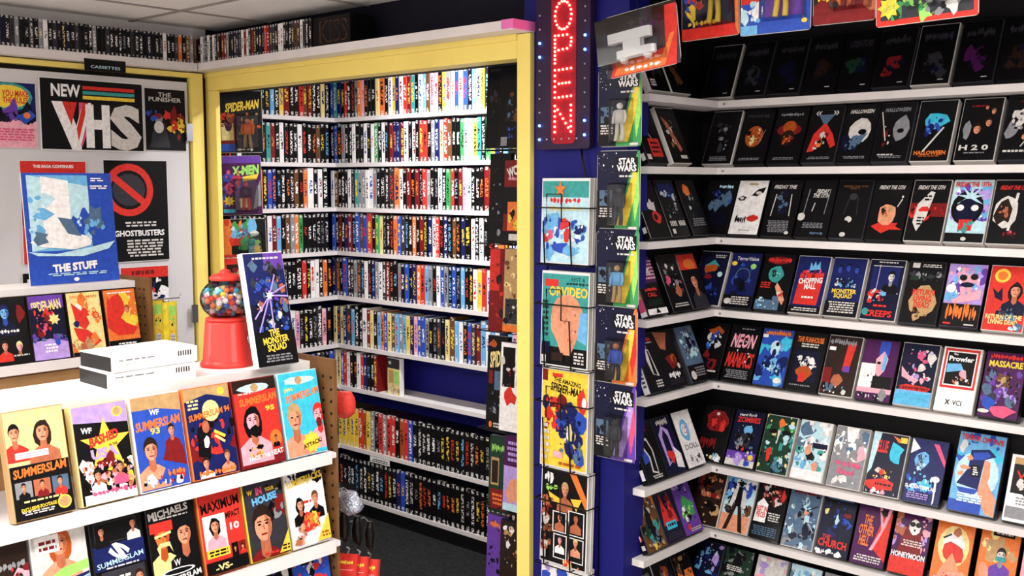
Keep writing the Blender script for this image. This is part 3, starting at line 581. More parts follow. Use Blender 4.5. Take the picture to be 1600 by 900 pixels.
      ('white cover with red framed picture and black emblem', ('W', [('r', .04, .36, .96, .99, 'R'), ('r', .1, .4, .9, .95, 'W'), ('r', .13, .42, .87, .93, 'K'), ('t', 'Prowler', .5, .83, .66, .08, 'W'), ('t', 'The', .33, .9, .12, .03, 'W'), ('p', [(.15, .6), (.15, .74), (.5, .76), (.6, .66)], 'b'), ('b', .62, .6, .1, .07, 'm'), ('s', .4, .44, .8, .54, ['w', 'K', 's'], 6, .05), ('t', 'X', .33, .14, .14, .08, 'K'), ('t', 'VCI', .58, .14, .24, .08, 'K', 0, 0)])),
      ('violet dark cover with yellow bold title', ('V', [('s', .05, .2, .95, .75, ['P', 'd', 'u', 'K', 'p'], 20, .12), ('t', 'MASSACRE', .52, .82, .85, .1, 'Y'), ('q', .5, .93, .8, .07, 'R'), ('b', .6, .12, .32, .09, 'M'), ('b', .25, .2, .14, .1, 'B'), ('s', .4, .45, .7, .65, ['T', 'K', 't'], 8, .08), ('e', .15, .08, .15, .03, 'w')]))]),
 dict(wing=[1018, 1049, 1080], run=[1080, 1128, 1176, 1229, 1285, 1345, 1405, 1470, 1565, 1625], big={7: (.128, .228)},
  wc=[('blue cover with white outlined black figure', ('K', [('p', [(.1, .3), (.1, .75), (.4, .85), (.45, .35)], 'B'), ('b', .4, .9, .3, .06, 'e'), ('p', [(.35, .75), (.2, .6), (.4, .4), (.35, .15), (.65, .1), (.7, .5), (.55, .72)], 'w'), ('p', [(.4, .7), (.3, .58), (.47, .4), (.42, .17), (.62, .13), (.64, .5), (.52, .68)], 'K'), ('k', .3, .03, .8, .1, 2, 'w')]), ('K', [('k', .2, .35, .8, .8, 7, 'w'), ('r', .2, .06, .8, .24, 'W')])),
      ('blue cover with dark arch and red splash', ('n', [('p', [(.2, .15), (.15, .7), (.4, .85), (.7, .75), (.75, .3)], 'p'), ('p', [(.3, .2), (.3, .65), (.45, .78), (.6, .65), (.62, .3)], 'n'), ('b', .5, .3, .2, .1, 'R', 9, .5), ('p', [(.6, .1), (.7, .45), (.98, .3), (.95, .05)], 'W'), ('q', .5, .9, .6, .13, 'w')]), None),
      ('pale blue white cover with large face', ('W', [('f', .45, .68, .3, 'W', 'b', 'w', False, True, 'p'), ('t', 'DOLL', .55, .36, .75, .1, 'g'), ('s', .2, .05, .9, .2, ['g', 'w', 'd'], 7, .07)]), None)],
  rc=[('black cover with a red shadowed face', ('K', [('b', .5, .72, .38, .2, 'e', 12, .2), ('s', .25, .6, .75, .85, ['K', 'R', 'e'], 9, .1), ('e', .5, .86, .06, .03, 'w'), ('q', .35, .32, .55, .2, 'e'), ('s', .3, .02, .9, .12, ['y', 'W', 'b'], 5, .1)])),
      ('starry blue cover with red banner title and planet', ('n', [('t', 'Hard Rock', .45, .93, .6, .05, 'W', 5, 0, .2), ('t', 'ZOMBIES', .5, .84, .8, .1, 'R', 3), ('e', .55, .66, .16, .08, 'b'), ('s', .1, .5, .9, .75, ['w', 'N'], 9, .02), ('s', .15, .3, .8, .55, ['g', 'R', 'K', 'd', 'u'], 13, .1), ('r', 0, 0, 1, .26, 'P'), ('r', 0, 0, 1, .12, 'w'), ('s', 0, .05, 1, .26, ['p', 'B', 'g', 'w'], 8, .13), ('e', .85, .18, .09, .05, 'Y')])),
      ('green jungle cover with eyes and red figure', ('D', [('s', 0, .1, 1, 1, ['A', 'D', 'K', 'c', 'G', 'y'], 30, .1), ('e', .3, .72, .14, .04, 'K'), ('e', .72, .72, .14, .04, 'K'), ('b', .55, .88, .1, .08, 'O'), ('b', .3, .33, .08, .13, 'R'), ('p', [(.45, .75), (.55, .75), (.5, .5)], 'w'), ('s', .3, .05, .9, .2, ['u', 'n', 'A'], 8, .1)])),
      ('white and teal cover of waves and swimmers', ('c', [('s', 0, .55, 1, 1, ['c', 'w', 'u', 'W'], 10, .2), ('r', .5, .55, .98, .64, 'n'), ('s', .05, .22, .95, .55, ['A', 'W', 'b', 'K', 'c'], 18, .11), ('b', .4, .52, .1, .09, 'S'), ('b', .7, .24, .1, .1, 'S'), ('r', 0, 0, 1, .17, 'W')])),
      ('grey misty cover with pink dripping title', ('g', [('s', .05, .5, .95, .95, ['W', 'w', 'g', 'u'], 12, .18), ('b', .85, .55, .12, .14, 'm'), ('q', .5, .38, .7, .09, 'M'), ('t', 'Blood', .5, .26, .5, .1, 'M', -3), ('s', .1, .06, .8, .15, ['W', 'w'], 5, .12), ('p', [(.3, 1), (.7, 1), (.6, .75), (.4, .75)], 'W')])),
      ('blue cover with red title and teal cloud', ('n', [('p', [(0, .3), (0, 1), (.22, 1), (.1, .4)], 'c'), ('t', 'ELLIE', .32, .78, .3, .2, 'R', 0), ('b', .7, .68, .22, .17, 'C'), ('r', .78, .88, .98, .97, 'Y'), ('p', [(.55, .98), (.8, .93), (.75, .87)], 'O'), ('s', .2, .25, .7, .42, ['w', 'K', 'Y', 'R'], 9, .08), ('b', .5, .16, .45, .1, 'R'), ('k', .25, .14, .75, .2, 1, 'K'), ('s', .05, .02, .9, .06, ['W', 'm'], 5, .06)])),
      ('blue night cover with pale face and white spoon shape', ('N', [('p', [(0, .75), (0, 1), (.25, .85)], 'W'), ('b', .35, .66, .18, .15, 'b', 10, .2), ('s', .25, .55, .45, .75, ['c', 'N', 'u'], 7, .07), ('s', .05, .15, .8, .45, ['C', 'B', 'b', 'c'], 12, .13), ('p', [(.6, .95), (.75, .95), (1, .7), (1, .6)], 'M'), ('e', .82, .4, .11, .05, 'W'), ('p', [(.8, .4), (.86, .4), (.87, .04), (.83, 0)], 'W'), ('t', 'SLAUGHTERPLAN', .45, .24, .85, .06, 'W', 0), ('k', .05, .05, .7, .15, 3, 'p')])),
      ('oversized blue cover with hand gripping a cassette', ('b', [('s', 0, .7, 1, .95, ['b', 'B', 'C'], 8, .2), ('e', .5, .48, .47, .3, 'c'), ('b', .12, .82, .09, .07, 'w'), ('p', [(.3, .78), (.68, .82), (.85, .74), (.62, .68), (.58, .3), (.1, .34), (.3, .55)], 'N'), ('p', [(.36, .75), (.66, .78), (.74, .74), (.6, .68), (.38, .66)], 'B'), ('r', .36, .45, .56, .6, 'K'), ('k', .4, .47, .52, .58, 4, 'W'), ('p', [(.62, .68), (.75, .66), (.78, .5), (.76, .4), (.98, .22), (1, 0), (.8, .02), (.58, .28), (.62, .5)], 'S'), ('b', .3, .68, .07, .035, 'S'), ('b', .22, .55, .1, .03, 'S'), ('b', .16, .47, .07, .03, 'S'), ('p', [(.12, .3), (.6, .3), (.5, .22), (.2, .24)], 'B'), ('r', 0, 0, .7, .14, 'B'), ('t', 'TERROR ON TAPE', .5, .93, .92, .07, 'R', -3), ('k', .15, .12, .7, .24, 4, 'W')])),
      ('white cover with dark picture and red script', ('W', [('r', .1, .42, 1, .95, 'K'), ('r', .1, .86, .6, .96, 'T'), ('t', 'Vam', .6, .7, .8, .12, 'R', 0, 0), ('s', .3, .45, .9, .6, ['w', 'K', 's'], 7, .1), ('k', .3, .25, .9, .38, 3, 'g'), ('r', .05, .05, .9, .22, 'g')]))]),
 dict(wing=[1018, 1048, 1076], run=[1072, 1118, 1165, 1215, 1269, 1323, 1382, 1446, 1516, 1588, 1650],
  wc=[('orange and teal cover with running figure', ('t', [('s', .05, .5, .95, 1, ['T', 'O', 'w', 't'], 12, .16), ('s', .1, .1, .9, .45, ['u', 'D', 'A', 'K'], 10, .16), ('p', [(.45, .75), (.3, .5), (.45, .2), (.6, .2), (.6, .6)], 'K'), ('s', .1, .04, .9, .12, ['Y', 'K', 'T'], 7, .08)]), ('K', [('t', 'SCARED', .5, .5, .5, .6, 'W', 0), ('b', .5, .9, .3, .07, 'R'), ('b', .5, .25, .3, .05, 'R'), ('r', .2, .06, .8, .14, 'w')])),
      ('red cover with split curtain and cyan label', ('n', [('p', [(.1, .3), (.3, .85), (.5, .45), (.7, .85), (.9, .3)], 'R'), ('s', .2, .4, .8, .75, ['R', 'e'], 6, .12), ('r', .2, .22, .75, .35, 'C'), ('k', .25, .25, .7, .33, 1, 'n'), ('k', .1, .04, .9, .16, 3, 'd')]), None),
      ('purple cover with green clawed light', ('P', [('s', .1, .7, .9, .98, ['P', 'p', 'N'], 8, .16), ('p', [(.1, .3), (.4, .7), (.9, .5), (.8, .3)], 'G'), ('s', .15, .2, .85, .5, ['W', 'G', 'K', 'L'], 11, .09), ('b', .3, .12, .1, .06, 'R'), ('k', .3, .03, .9, .1, 2, 'w')]), None)],
  rc=[('brown cover crowded with faces', ('H', [('s', .1, .5, .9, .9, ['s', 'e', 'K', 'S', 't'], 18, .1), ('s', .3, .05, .9, .4, ['T', 'H', 'K'], 7, .12)])),
      ('pale western cover with dark gunslinger from behind', ('c', [('s', 0, .6, 1, 1, ['B', 'W', 'b', 'N'], 10, .2), ('r', 0, 0, 1, .3, 'S'), ('s', .05, .3, .35, .6, ['K', 't', 'd'], 6, .1), ('s', .7, .3, .95, .5, ['t', 'K', 's'], 5, .1), ('e', .5, .87, .17, .02, 'K'), ('b', .5, .86, .07, .05, 'K'), ('p', [(.3, .75), (.7, .75), (.8, .45), (.7, .42), (.62, .55), (.38, .55), (.3, .42), (.2, .45)], 'w'), ('p', [(.42, .8), (.58, .8), (.62, .45), (.38, .45)], 'K'), ('p', [(.35, .45), (.48, .45), (.3, .03), (.15, .0)], 'H'), ('p', [(.52, .45), (.65, .45), (.85, .0), (.7, .02)], 'H')])),
      ('black cover with white tombstone and red lettering', ('K', [('s', .2, .65, .9, .95, ['e', 'S', 'w', 'K'], 14, .1), ('p', [(.05, .28), (.08, .6), (.25, .7), (.45, .6), (.45, .28)], 'W'), ('t', 'REST IN\nPIECES', .26, .46, .36, .2, 'R', 0), ('k', .5, .32, .9, .48, 4, 'w'), ('k', .05, .05, .9, .22, 5, 'u'), ('b', .9, .8, .08, .1, 'R')])),
      ('grey blue cover of rough sea with swimmer', ('u', [('s', 0, 0, 1, .95, ['u', 'g', 'n', 'c', 'u'], 26, .17), ('l', .5, .6, .95, .75, .03, 'K'), ('b', .6, .6, .09, .04, 'S'), ('l', .65, .5, .95, .3, .02, 'w'), ('k', .1, .9, .9, .96, 1, 'e')])),
      ('dark blue cover with demon-like shadow and red title', ('n', [('s', .2, .4, .85, .9, ['B', 'N', 'K', 'n'], 14, .13), ('b', .5, .6, .06, .08, 'c'), ('b', .15, .72, .06, .05, 'y'), ('b', .78, .7, .14, .04, 'e'), ('t', 'THE', .28, .3, .25, .07, 'R'), ('t', 'CHURCH', .5, .2, .88, .13, 'R'), ('s', .05, .02, .9, .08, ['W', 'w'], 6, .09), ('r', .1, .93, .9, .98, 'u')])),
      ('mauve cover with raised arms and stacked title', ('V', [('p', [(.55, .3), (1, .1), (1, .9), (.75, .8)], 'R'), ('p', [(.6, .95), (.75, .6), (.5, .25), (.6, .25), (.85, .65), (.98, .95), (.88, .95), (.78, .7), (.68, .95)], 'm'), ('b', .78, .88, .12, .06, 'H'), ('t', 'THE\nOTHER\nHELL', .33, .55, .45, .5, 'O', -3), ('k', .1, .04, .9, .16, 3, 'w'), ('r', .1, .94, .5, .98, 'K')])),
      ('reddish cover with a pale skull in sunglasses', ('V', [('s', 0, .4, .3, .95, ['p', 'V', 's'], 6, .14), ('s', .75, .4, 1, .95, ['p', 'm', 'V'], 6, .13), ('p', [(.15, .3), (.3, .7), (.5, .9), (.75, .7), (.85, .3)], 'e'), ('b', .55, .76, .17, .12, 'W', 11, .12), ('e', .48, .8, .08, .04, 'K'), ('e', .64, .8, .08, .04, 'K'), ('e', .56, .71, .03, .02, 'K'), ('k', .25, .44, .85, .55, 3, 'w'), ('r', 0, 0, 1, .26, 'R'), ('t', 'HONEYMOON', .5, .3, .95, .09, 'W')])),
      ('orange cover with dancer in red heart shape', ('O', [('e', .5, .6, .42, .32, 'y'), ('e', .5, .6, .3, .22, 'W'), ('b', .5, .5, .3, .16, 'R', 10, .2), ('b', .55, .82, .1, .07, 's'), ('l', .4, .78, .2, .7, .05, 'K'), ('p', [(.3, .3), (.5, .5), (.75, .25), (.85, 0), (.1, 0)], 'S'), ('s', .1, .0, .9, .2, ['R', 'S', 'm'], 8, .12)])),
      ('orange cover with a masked surgeon', ('O', [('s', .05, .6, .95, .95, ['O', 'T', 'y'], 7, .18), ('f', .58, .62, .2, 'w', 'K', 'P', True, False, 'g'), ('r', .45, .53, .72, .6, 'A'), ('r', .3, .9, .85, 1, 'K'), ('k', .35, .92, .8, .97, 1, 'w'), ('b', .2, .35, .14, .14, 'S'), ('s', .35, .05, .8, .25, ['B', 'R', 'P'], 7, .1)])),
      ('pale pink cover with grey lettering', ('m', [('s', .1, .2, .9, .8, ['p', 'W', 'm'], 8, .18), ('q', .5, .85, .7, .09, 'g'), ('k', .1, .05, .9, .15, 2, 'g')]))]),
 dict(wing=[1018, 1048, 1078], run=[1070, 1112, 1160, 1215, 1268, 1322, 1380, 1442, 1510, 1580, 1645],
  wc=[('black cover with white spine letters', ('K', [('s', .2, .3, .8, .9, ['e', 'K', 'd'], 8, .12), ('q', .5, .85, .6, .08, 'g')]), ('K', [('k', .2, .3, .8, .9, 8, 'W')])),
      ('dark cover with orange and blue figure at top', ('K', [('b', .6, .75, .25, .12, 'o'), ('s', .1, .5, .9, .9, ['O', 'N', 'K', 'u'], 10, .12)]), None),
      ('brown and orange cover with dark horned top', ('K', [('r', .1, .3, .9, .65, 'O'), ('s', .1, .5, .9, .9, ['K', 't', 'T'], 9, .12)]), None)],
  rc=[('blue white cover with lightning-like wings', ('n', [('s', .05, .4, .95, .98, ['c', 'N', 'K', 'b', 'p'], 20, .12)])),
      ('dark green cover with black standing figure', ('D', [('s', 0, .5, 1, 1, ['D', 'g', 'K'], 12, .15), ('p', [(.4, .95), (.25, .6), (.6, .55), (.62, .9)], 'K'), ('k', .1, .6, .7, .7, 3, 'w'), ('q', .5, .4, .8, .1, 'R')])),
      ('pale pink misty cover', ('w', [('s', 0, .3, 1, 1, ['m', 'w', 'W', 'p'], 14, .17), ('e', .2, .94, .1, .04, 'W')])),
      ('pale blue cover with snowy texture', ('c', [('s', 0, .3, 1, 1, ['c', 'u', 'W', 'b', 'g'], 20, .13)])),
      ('grey cover with faint silver lettering', ('g', [('s', 0, .3, 1, 1, ['g', 'u', 'w'], 14, .15), ('q', .5, .88, .8, .09, 'w')])),
      ('dark violet cover with pale moon', ('V', [('e', .6, .75, .2, .11, 'y'), ('s', .1, .2, .9, .6, ['K', 'V', 'P'], 10, .14)])),
      ('black cover with red curved blade', ('K', [('p', [(.2, .9), (.8, .7), (.7, .6), (.3, .8)], 'R'), ('q', .5, .4, .8, .1, 'w')])),
      ('pale grey cover with dark title bar', ('w', [('r', 0, .8, 1, .95, 'd'), ('s', .1, .2, .9, .7, ['g', 'w', 'u'], 9, .14)])),
      ('teal cover with yellow eye shape', ('A', [('e', .5, .6, .35, .12, 'Y'), ('e', .5, .6, .12, .1, 'K'), ('q', .5, .88, .7, .08, 'W')])),
      ('red cover with black silhouette of trees', ('R', [('s', 0, .2, 1, .6, ['K', 'e', 'H'], 14, .13), ('q', .5, .85, .8, .09, 'K')]))]),
]
SHN = ['top', 'second', 'third', 'fourth', 'fifth', 'sixth', 'seventh', 'lowest']
rnd = random.Random(11)
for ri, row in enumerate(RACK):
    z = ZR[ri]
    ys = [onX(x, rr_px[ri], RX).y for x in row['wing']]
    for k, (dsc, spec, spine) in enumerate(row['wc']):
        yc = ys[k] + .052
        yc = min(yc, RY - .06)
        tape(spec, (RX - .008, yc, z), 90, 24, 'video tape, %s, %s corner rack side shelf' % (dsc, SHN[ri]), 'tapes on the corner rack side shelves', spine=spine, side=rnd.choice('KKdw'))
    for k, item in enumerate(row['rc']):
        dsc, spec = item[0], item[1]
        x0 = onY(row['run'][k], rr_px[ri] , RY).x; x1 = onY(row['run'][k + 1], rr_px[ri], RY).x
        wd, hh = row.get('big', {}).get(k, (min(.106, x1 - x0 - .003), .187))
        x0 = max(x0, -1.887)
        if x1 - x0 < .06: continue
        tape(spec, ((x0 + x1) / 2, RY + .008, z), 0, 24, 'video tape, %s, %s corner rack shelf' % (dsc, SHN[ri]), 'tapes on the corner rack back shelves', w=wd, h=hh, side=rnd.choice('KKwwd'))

# ------------------------------------------------------------------ tapes standing spine-out in the alcove
INKS = [('black', 'K', 52), ('black', 'd', 7), ('white', 'W', 15), ('cream', 'y', 4), ('red', 'R', 8), ('dark red', 'e', 5), ('blue', 'B', 7), ('navy', 'N', 8),
        ('yellow', 'Y', 3), ('orange', 'O', 4), ('teal', 'A', 2), ('light blue', 'b', 3), ('green', 'G', 2), ('purple', 'P', 1), ('pink', 'm', 3), ('grey', 'g', 4), ('brown', 't', 3)]
TITLE = {'K': 'WWWYORbwg', 'd': 'WWyRO', 'W': 'KKRBNe', 'y': 'KRN', 'R': 'WWKY', 'e': 'WYO', 'B': 'WWYR', 'N': 'WYOb', 'Y': 'KRB', 'O': 'KWN', 'A': 'KWY', 'b': 'NWR', 'G': 'WYK', 'P': 'WY', 'm': 'KRB', 'g': 'KWR', 't': 'WYO'}
TN = {'W': 'white', 'w': 'pale', 'K': 'black', 'Y': 'yellow', 'O': 'orange', 'R': 'red', 'b': 'sky-blue', 'g': 'grey', 'y': 'cream', 'B': 'blue', 'N': 'navy', 'e': 'maroon'}
class Spines:
    def __init__(s): s.v = []; s.f = []; s.ink = []; s.tit = []; s.uv = []
    def add(s, w, d, h, ink, tit, seed, mx=None, top=None):
        c = .0014; pts = [(-w / 2 + c, 0), (w / 2 - c, 0), (w / 2, c), (w / 2, d), (-w / 2, d), (-w / 2, c)]
        n = len(s.v); vv = [Vector((p[0], p[1], z)) for z in (0, h) for p in pts]
        if mx: vv = [mx @ q for q in vv]
        s.v += [tuple(q) for q in vv]
        fs = [(5, 4, 3, 2, 1, 0), (6, 7, 8, 9, 10, 11)] + [(i, (i + 1) % 6, 6 + (i + 1) % 6, 6 + i) for i in range(6)]
        for k, q in enumerate(fs):
            s.f.append(tuple(n + i for i in q)); s.ink.append(C(top if (k < 2 and top) else ink)); s.tit.append(C(tit))
            if k == 2: s.uv += [(seed + .02, 0), (seed + .98, 0), (seed + .98, 1), (seed + .02, 1)]
            else: s.uv += [(seed + .05, .5)] * len(q)
    def mesh(s, name):
        me = bpy.data.meshes.new(name); me.from_pydata(s.v, [], s.f); me.materials.append(M['spine'])
        for nm, src in (('ink', s.ink), ('ink_title', s.tit)):
            at = me.attributes.new(nm, 'FLOAT_COLOR', 'FACE'); at.data.foreach_set('color', [q for c in src for q in (*c, 1)])
        ul = me.uv_layers.new(name='uv'); ul.data.foreach_set('uv', [q for p in s.uv for q in p]); me.update(); return me
rnd = random.Random(5)
wsum = [i[2] for i in INKS]
ROWN = ['top', 'second', 'third', 'fourth', 'fifth', 'sixth', 'seventh', 'eighth', 'lowest']
LIST = []        # (apparent size, name words, mesh args, position, yaw, row, run, index)
def bright(ri, t):   # rows with more pale sleeves; top row's end paled to paint lamp glare
    return .35 if ri == 5 else (.45 if ri == 0 and t > .55 else (.3 if ri == 6 else 0))
for ri in range(7):
    for run in ('back', 'side'):
        if run == 'side' and ri > 6: continue
        p = 0; i = 0
        if run == 'back': a0, a1 = AX - .05, -2.97
        else: a0, a1 = 2.72, AY - .012
        if ri == 6 and run == 'back': a1 = onY(592, 605, AY).x
        q = a0
        while q < a1 - .03:
            big = rnd.random() < .09
            w_ = rnd.uniform(.03, .036) if big else rnd.uniform(.0235, .0262)
            h_ = rnd.uniform(.196, .204) if big else rnd.uniform(.183, .19)
            if h_ > .195 and ri in (1, 2, 3, 4): h_ = .194
            if ri == 6: h_ = rnd.uniform(.176, .181)
            if rnd.random() < bright(ri, (q - a0) / 1.2): nm, ink = rnd.choice([('white', 'W'), ('white', 'W'), ('cream', 'y'), ('pink', 'm'), ('light blue', 'b'), ('blue', 'B'), ('yellow', 'Y')])
            else:
                k = rnd.choices(INKS, wsum)[0]; nm, ink = k[0], k[1]
            if run == 'side' and rnd.random() < .35: nm, ink = 'black', 'K'
            tit = rnd.choice(TITLE[ink])
            off = rnd.uniform(0, .006)
            if run == 'back': pos = (q + w_ / 2, AY + .006 + off, ZA[ri] + .0004); rz = 0
            else: pos = (AX - .006 - off, q + w_ / 2, ZA[ri] + .0004); rz = 90
            dep = Vector(pos).xy.dot(Vector((-.669, .743)))
            fs = abs(math.cos(math.atan2(-pos[0], pos[1]))) if rz == 0 else abs(math.sin(math.atan2(-pos[0], pos[1])))
            LIST.append((w_ * fs / dep ** 2, nm, ink, tit, w_, h_, pos, rz, ri, run, i)); i += 1
            q += w_ + rnd.uniform(.0008, .0022)
LIST.sort(key=lambda t: -t[0])
rest = Spines(); sd = 0; N_FACE = 122
for n, (ap, nm, ink, tit, w_, h_, pos, rz, ri, run, i) in enumerate(LIST):
    sd += 1
    top = rnd.choice([ink, ink, 'W', 'K'])
    if n < 300 - N_FACE:
        s_ = Spines(); s_.add(w_, .103, h_, ink, tit, sd, top=top)
        o = link('video_tape', s_.mesh('video_tape')); place(o, pos, rz)
        tag(o, '%s video tape spine with %s print, %s from corner, %s alcove %s shelf' % (nm, TN[tit], ordn(i), ROWN[ri], run), 'video tape', 'spine-out tapes on the alcove shelves')
    else:
        rest.add(w_, .103, h_, ink, tit, sd, Matrix.Translation(pos) @ Matrix.Rotation(R(rz), 4, 'Z'), top)
o = link('video_tapes', rest.mesh('video_tapes')); tag(o, 'further rows of spine-out video tapes farthest along the alcove shelves', 'video tape'); o['kind'] = 'stuff'
# a tape shown face-out where the seventh row ends
x0, x1 = onY(599, 605, AY).x, onY(624, 605, AY).x
tape(('y', [('r', 0, .72, 1, 1, 'd'), ('e', .2, .87, .12, .05, 'w'), ('r', .08, .3, .5, .66, 'T'), ('r', .55, .3, .92, .66, 'L'), ('s', .1, .05, .9, .3, ['y', 'T', 'w'], 8), ('l', .5, .0, .5, .7, .03, 'T')]),
     (x0 + .054, AY + .02, ZA[6]), -6, 0, 'pale yellow green video tape standing face-out at the end of the half-empty shelf', None, side='W', h=.18)
# a few leaning tapes at the left of that shelf
# black rental cases on the two lowest shelves
rnd = random.Random(8)
for ri in (7, 8):
    q = AX - .02; i = 0
    while q < -2.98:
        t_ = (q - AX) / 1.2
        w_ = rnd.uniform(.0285, .031); ink, nm = 'K', 'black'
        if ri == 7 and t_ < .4: nm, ink = rnd.choice([('black', 'K'), ('red', 'R'), ('navy', 'N'), ('yellow', 'Y'), ('orange', 'o'), ('grey', 'g')])
        elif rnd.random() < .12: nm, ink = rnd.choice([('dark red', 'e'), ('navy', 'N'), ('white', 'W'), ('blue', 'B')])
        tit = rnd.choice(TITLE[ink] if ink in TITLE else 'WK')
        s_ = Spines(); s_.add(w_, .12, .2, ink, tit, sd + 1, top='K'); sd += 1
        o = link('rental_case', s_.mesh('rental_case')); place(o, (q + w_ / 2, AY + .006 + rnd.uniform(0, .004), ZA[ri] + .0004))
        tag(o, '%s rental case with %s print, %s from the corner on the %s alcove shelf' % (nm, TN.get(tit, 'pale'), ordn(i), ROWN[ri]), 'video case', 'rental cases on the two lowest alcove shelves')
        if rnd.random() < .8:
            tb = Mesh().box(-w_ / 2 + .004, w_ / 2 - .004, .004, .012, .2, .2015); tb.obj('hanger_tab', M['card'] if rnd.random() < .5 else M['case'], o)
        i += 1; q += w_ + rnd.uniform(.001, .002)
pt = B('price_rail_tag', M['paper'], onY(579, 720, AY).x, onY(609, 728, AY).x, AY - .003, AY - .0002, ZA[7] - .05, ZA[7] - .022); tag(pt, 'small white paper shelf tag under the eighth alcove shelf', 'tag')
ta = Art(.15, .024, 'W', 3); ta.fine(.05, .1, .95, .9, 2, 'K'); ta.obj('lettering', pt, (0, -.002, .001)).scale = ((onY(609, 728, AY).x - onY(579, 720, AY).x) / .15 * .95, 1, 1)

# ------------------------------------------------------------------ cassettes over the door and the opening
rnd = random.Random(21)
CINK = [('black', 'K', 12), ('charcoal', 'd', 7), ('dark blue', 'n', 4), ('grey', 'g', 3), ('white', 'W', 4), ('red', 'R', 1), ('dark red', 'e', 2), ('brown', 't', 2), ('orange', 'O', 1)]
def cassette(pos, rz, i, where, dark_=0):
    global sd
    nm, ink, _ = rnd.choices(CINK, [c[2] for c in CINK])[0]
    if rnd.random() < dark_: nm, ink = 'black', 'K'
    tit = rnd.choice('WWgwyK' if ink not in 'W' else 'KdR'); w_ = .0162; sd += 1
    s_ = Spines(); s_.add(w_, .068, .1085 + rnd.uniform(-.001, .001), ink, tit, sd)
    o = link('cassette', s_.mesh('cassette')); place(o, pos, rz)
    tag(o, '%s cassette with %s print, %s from the corner %s' % (nm, TN.get(tit, 'dark'), ordn(i), where), 'cassette', 'cassettes on the high shelves')
q = PY - .112 - .008; i = 0
while q > 1.42:
    cassette((DX + .088 - rnd.uniform(0, .003), q, ZS + .0004), 90, i, 'above the poster door', .55 if 1.95 < q < 2.25 else .1); i += 1; q -= rnd.uniform(.0168, .0176)
q = DX + .045; i = 0
xe = onY(482, 75, PY - .09).x
while q < xe:
    cassette((q, PY - .082 + rnd.uniform(0, .003), ZS + .0024), 0, i, 'above the yellow opening', .2); i += 1; q += rnd.uniform(.0168, .0178)
x0, x1 = onY(488, 60, PY - .08).x, onY(546, 60, PY - .08).x
o = B('box_set', M['case'], x0, x1, PY - .075, PY + .03, ZS + .0024, ZS + .108); tag(o, 'dark box set with faint outlined lettering beside the cassettes over the opening', 'box')
a = Art(x1 - x0 - .006, .095, 'K', 4); a.ops([('t', 'KISS', .55, .5, .75, .8, 't', 0, 0), ('t', 'KISS', .55, .5, .72, .74, 'K', 0, 0)]); a.obj('lettering', o, (0, -.0535, .005))
p0 = onX(165, 101, DX + .105)
w_ = onX(197, 101, DX + .105).y - onX(133, 101, DX + .105).y
sg = Mesh().box(-w_ / 2, w_ / 2, 0, .003, -.03, .014).obj('shelf_sign', M['black']); place(sg, (DX + .1035, p0.y, p0.z + .004), 90)
tag(sg, 'small black sign with chalky lettering on the shelf edge above the door', 'sign')
a = Art(w_ - .006, .026, 'K', 5); a.txt('CASSETTES', .5, .45, .75, .42, 'c', 0, 0); a.obj('lettering', sg, (0, -.0006, -.027))

# ------------------------------------------------------------------ posters on the door
def poster(px0, px1, py0, py1, art, label, rot=0, off=.0345, border='W', name='poster'):
    X = DX + off; xm = (px0 + px1) / 2
    a0, a1 = onX(px0, (py0 + py1) / 2, X), onX(px1, (py0 + py1) / 2, X); zt, zb = onX(xm, py0, X).z, onX(xm, py1, X).z
    w_, h_ = a1.y - a0.y, zt - zb
    o = Mesh().box(-w_ / 2, w_ / 2, 0, .0012, 0, h_).obj(name, M['paper']); place(o, (X + .0012, (a0.y + a1.y) / 2, zb), 90, 0, rot)
    tag(o, label, 'poster')
    b = .02 if border else 0
    a = Art(w_ * (1 - b), h_ - w_ * b, art[0], 7).ops(art[1]); a.obj('print', o, (0, -.0005, w_ * b / 2), M['poster']); return o
poster(-40, 57, 127, 231, ('M', [('r', 0, .5, 1, 1, 'N'), ('e', .55, .78, .4, .22, 'A'), ('e', .55, .78, .34, .18, 'Y'), ('t', 'YOU MAKE\nTHE RULES', .66, .78, .44, .2, 'R'), ('r', 0, 0, 1, .48, 'm'), ('s', .3, .42, 1, .56, ['V', 'n', 'P', 'K'], 12, .09), ('p', [(.65, .48), (.9, .58), (1, .5), (.8, .36)], 'B'), ('e', .84, .5, .06, .05, 'O'), ('k', .3, .1, .95, .3, 5, 'M')]), 'bright pink and teal poster with television shape on the door')
poster(62, 224, 125, 236, ('K', [('t', 'NEW', .24, .84, .28, .18, 'W'), ('r', .4, .87, .92, .92, 'R'), ('r', .4, .8, .92, .85, 'A'), ('r', .4, .73, .92, .78, 'Y'),
       ('p', [(.1, .68), (.24, .68), (.34, .3), (.48, .68), (.40, .68), (.37, .0), (.28, .0)], 'W'), ('p', [(.2, .68), (.34, .68), (.28, .34)], 'R'), ('p', [(.36, .68), (.42, .68), (.5, .5), (.38, .05), (.31, .05), (.35, .3)], 'M'),
       ('p', [(.1, .68), (.2, .68), (.36, .03), (.28, .03)], 'W'), ('p', [(.40, .68), (.33, .35), (.28, .03), (.36, .03), (.48, .68)], 'W'), ('p', [(.40, .68), (.45, .68), (.345, .12), (.33, .3)], 'R'),
       ('r', .42, .03, .5, .66, 'W'), ('r', .58, .03, .66, .66, 'W'), ('r', .5, .3, .58, .44, 'W'), ('t', 'S', .82, .34, .32, .68, 'w', 0, 2)]), 'wide black poster with striped bands and huge white letters on the door', 0, .0345)
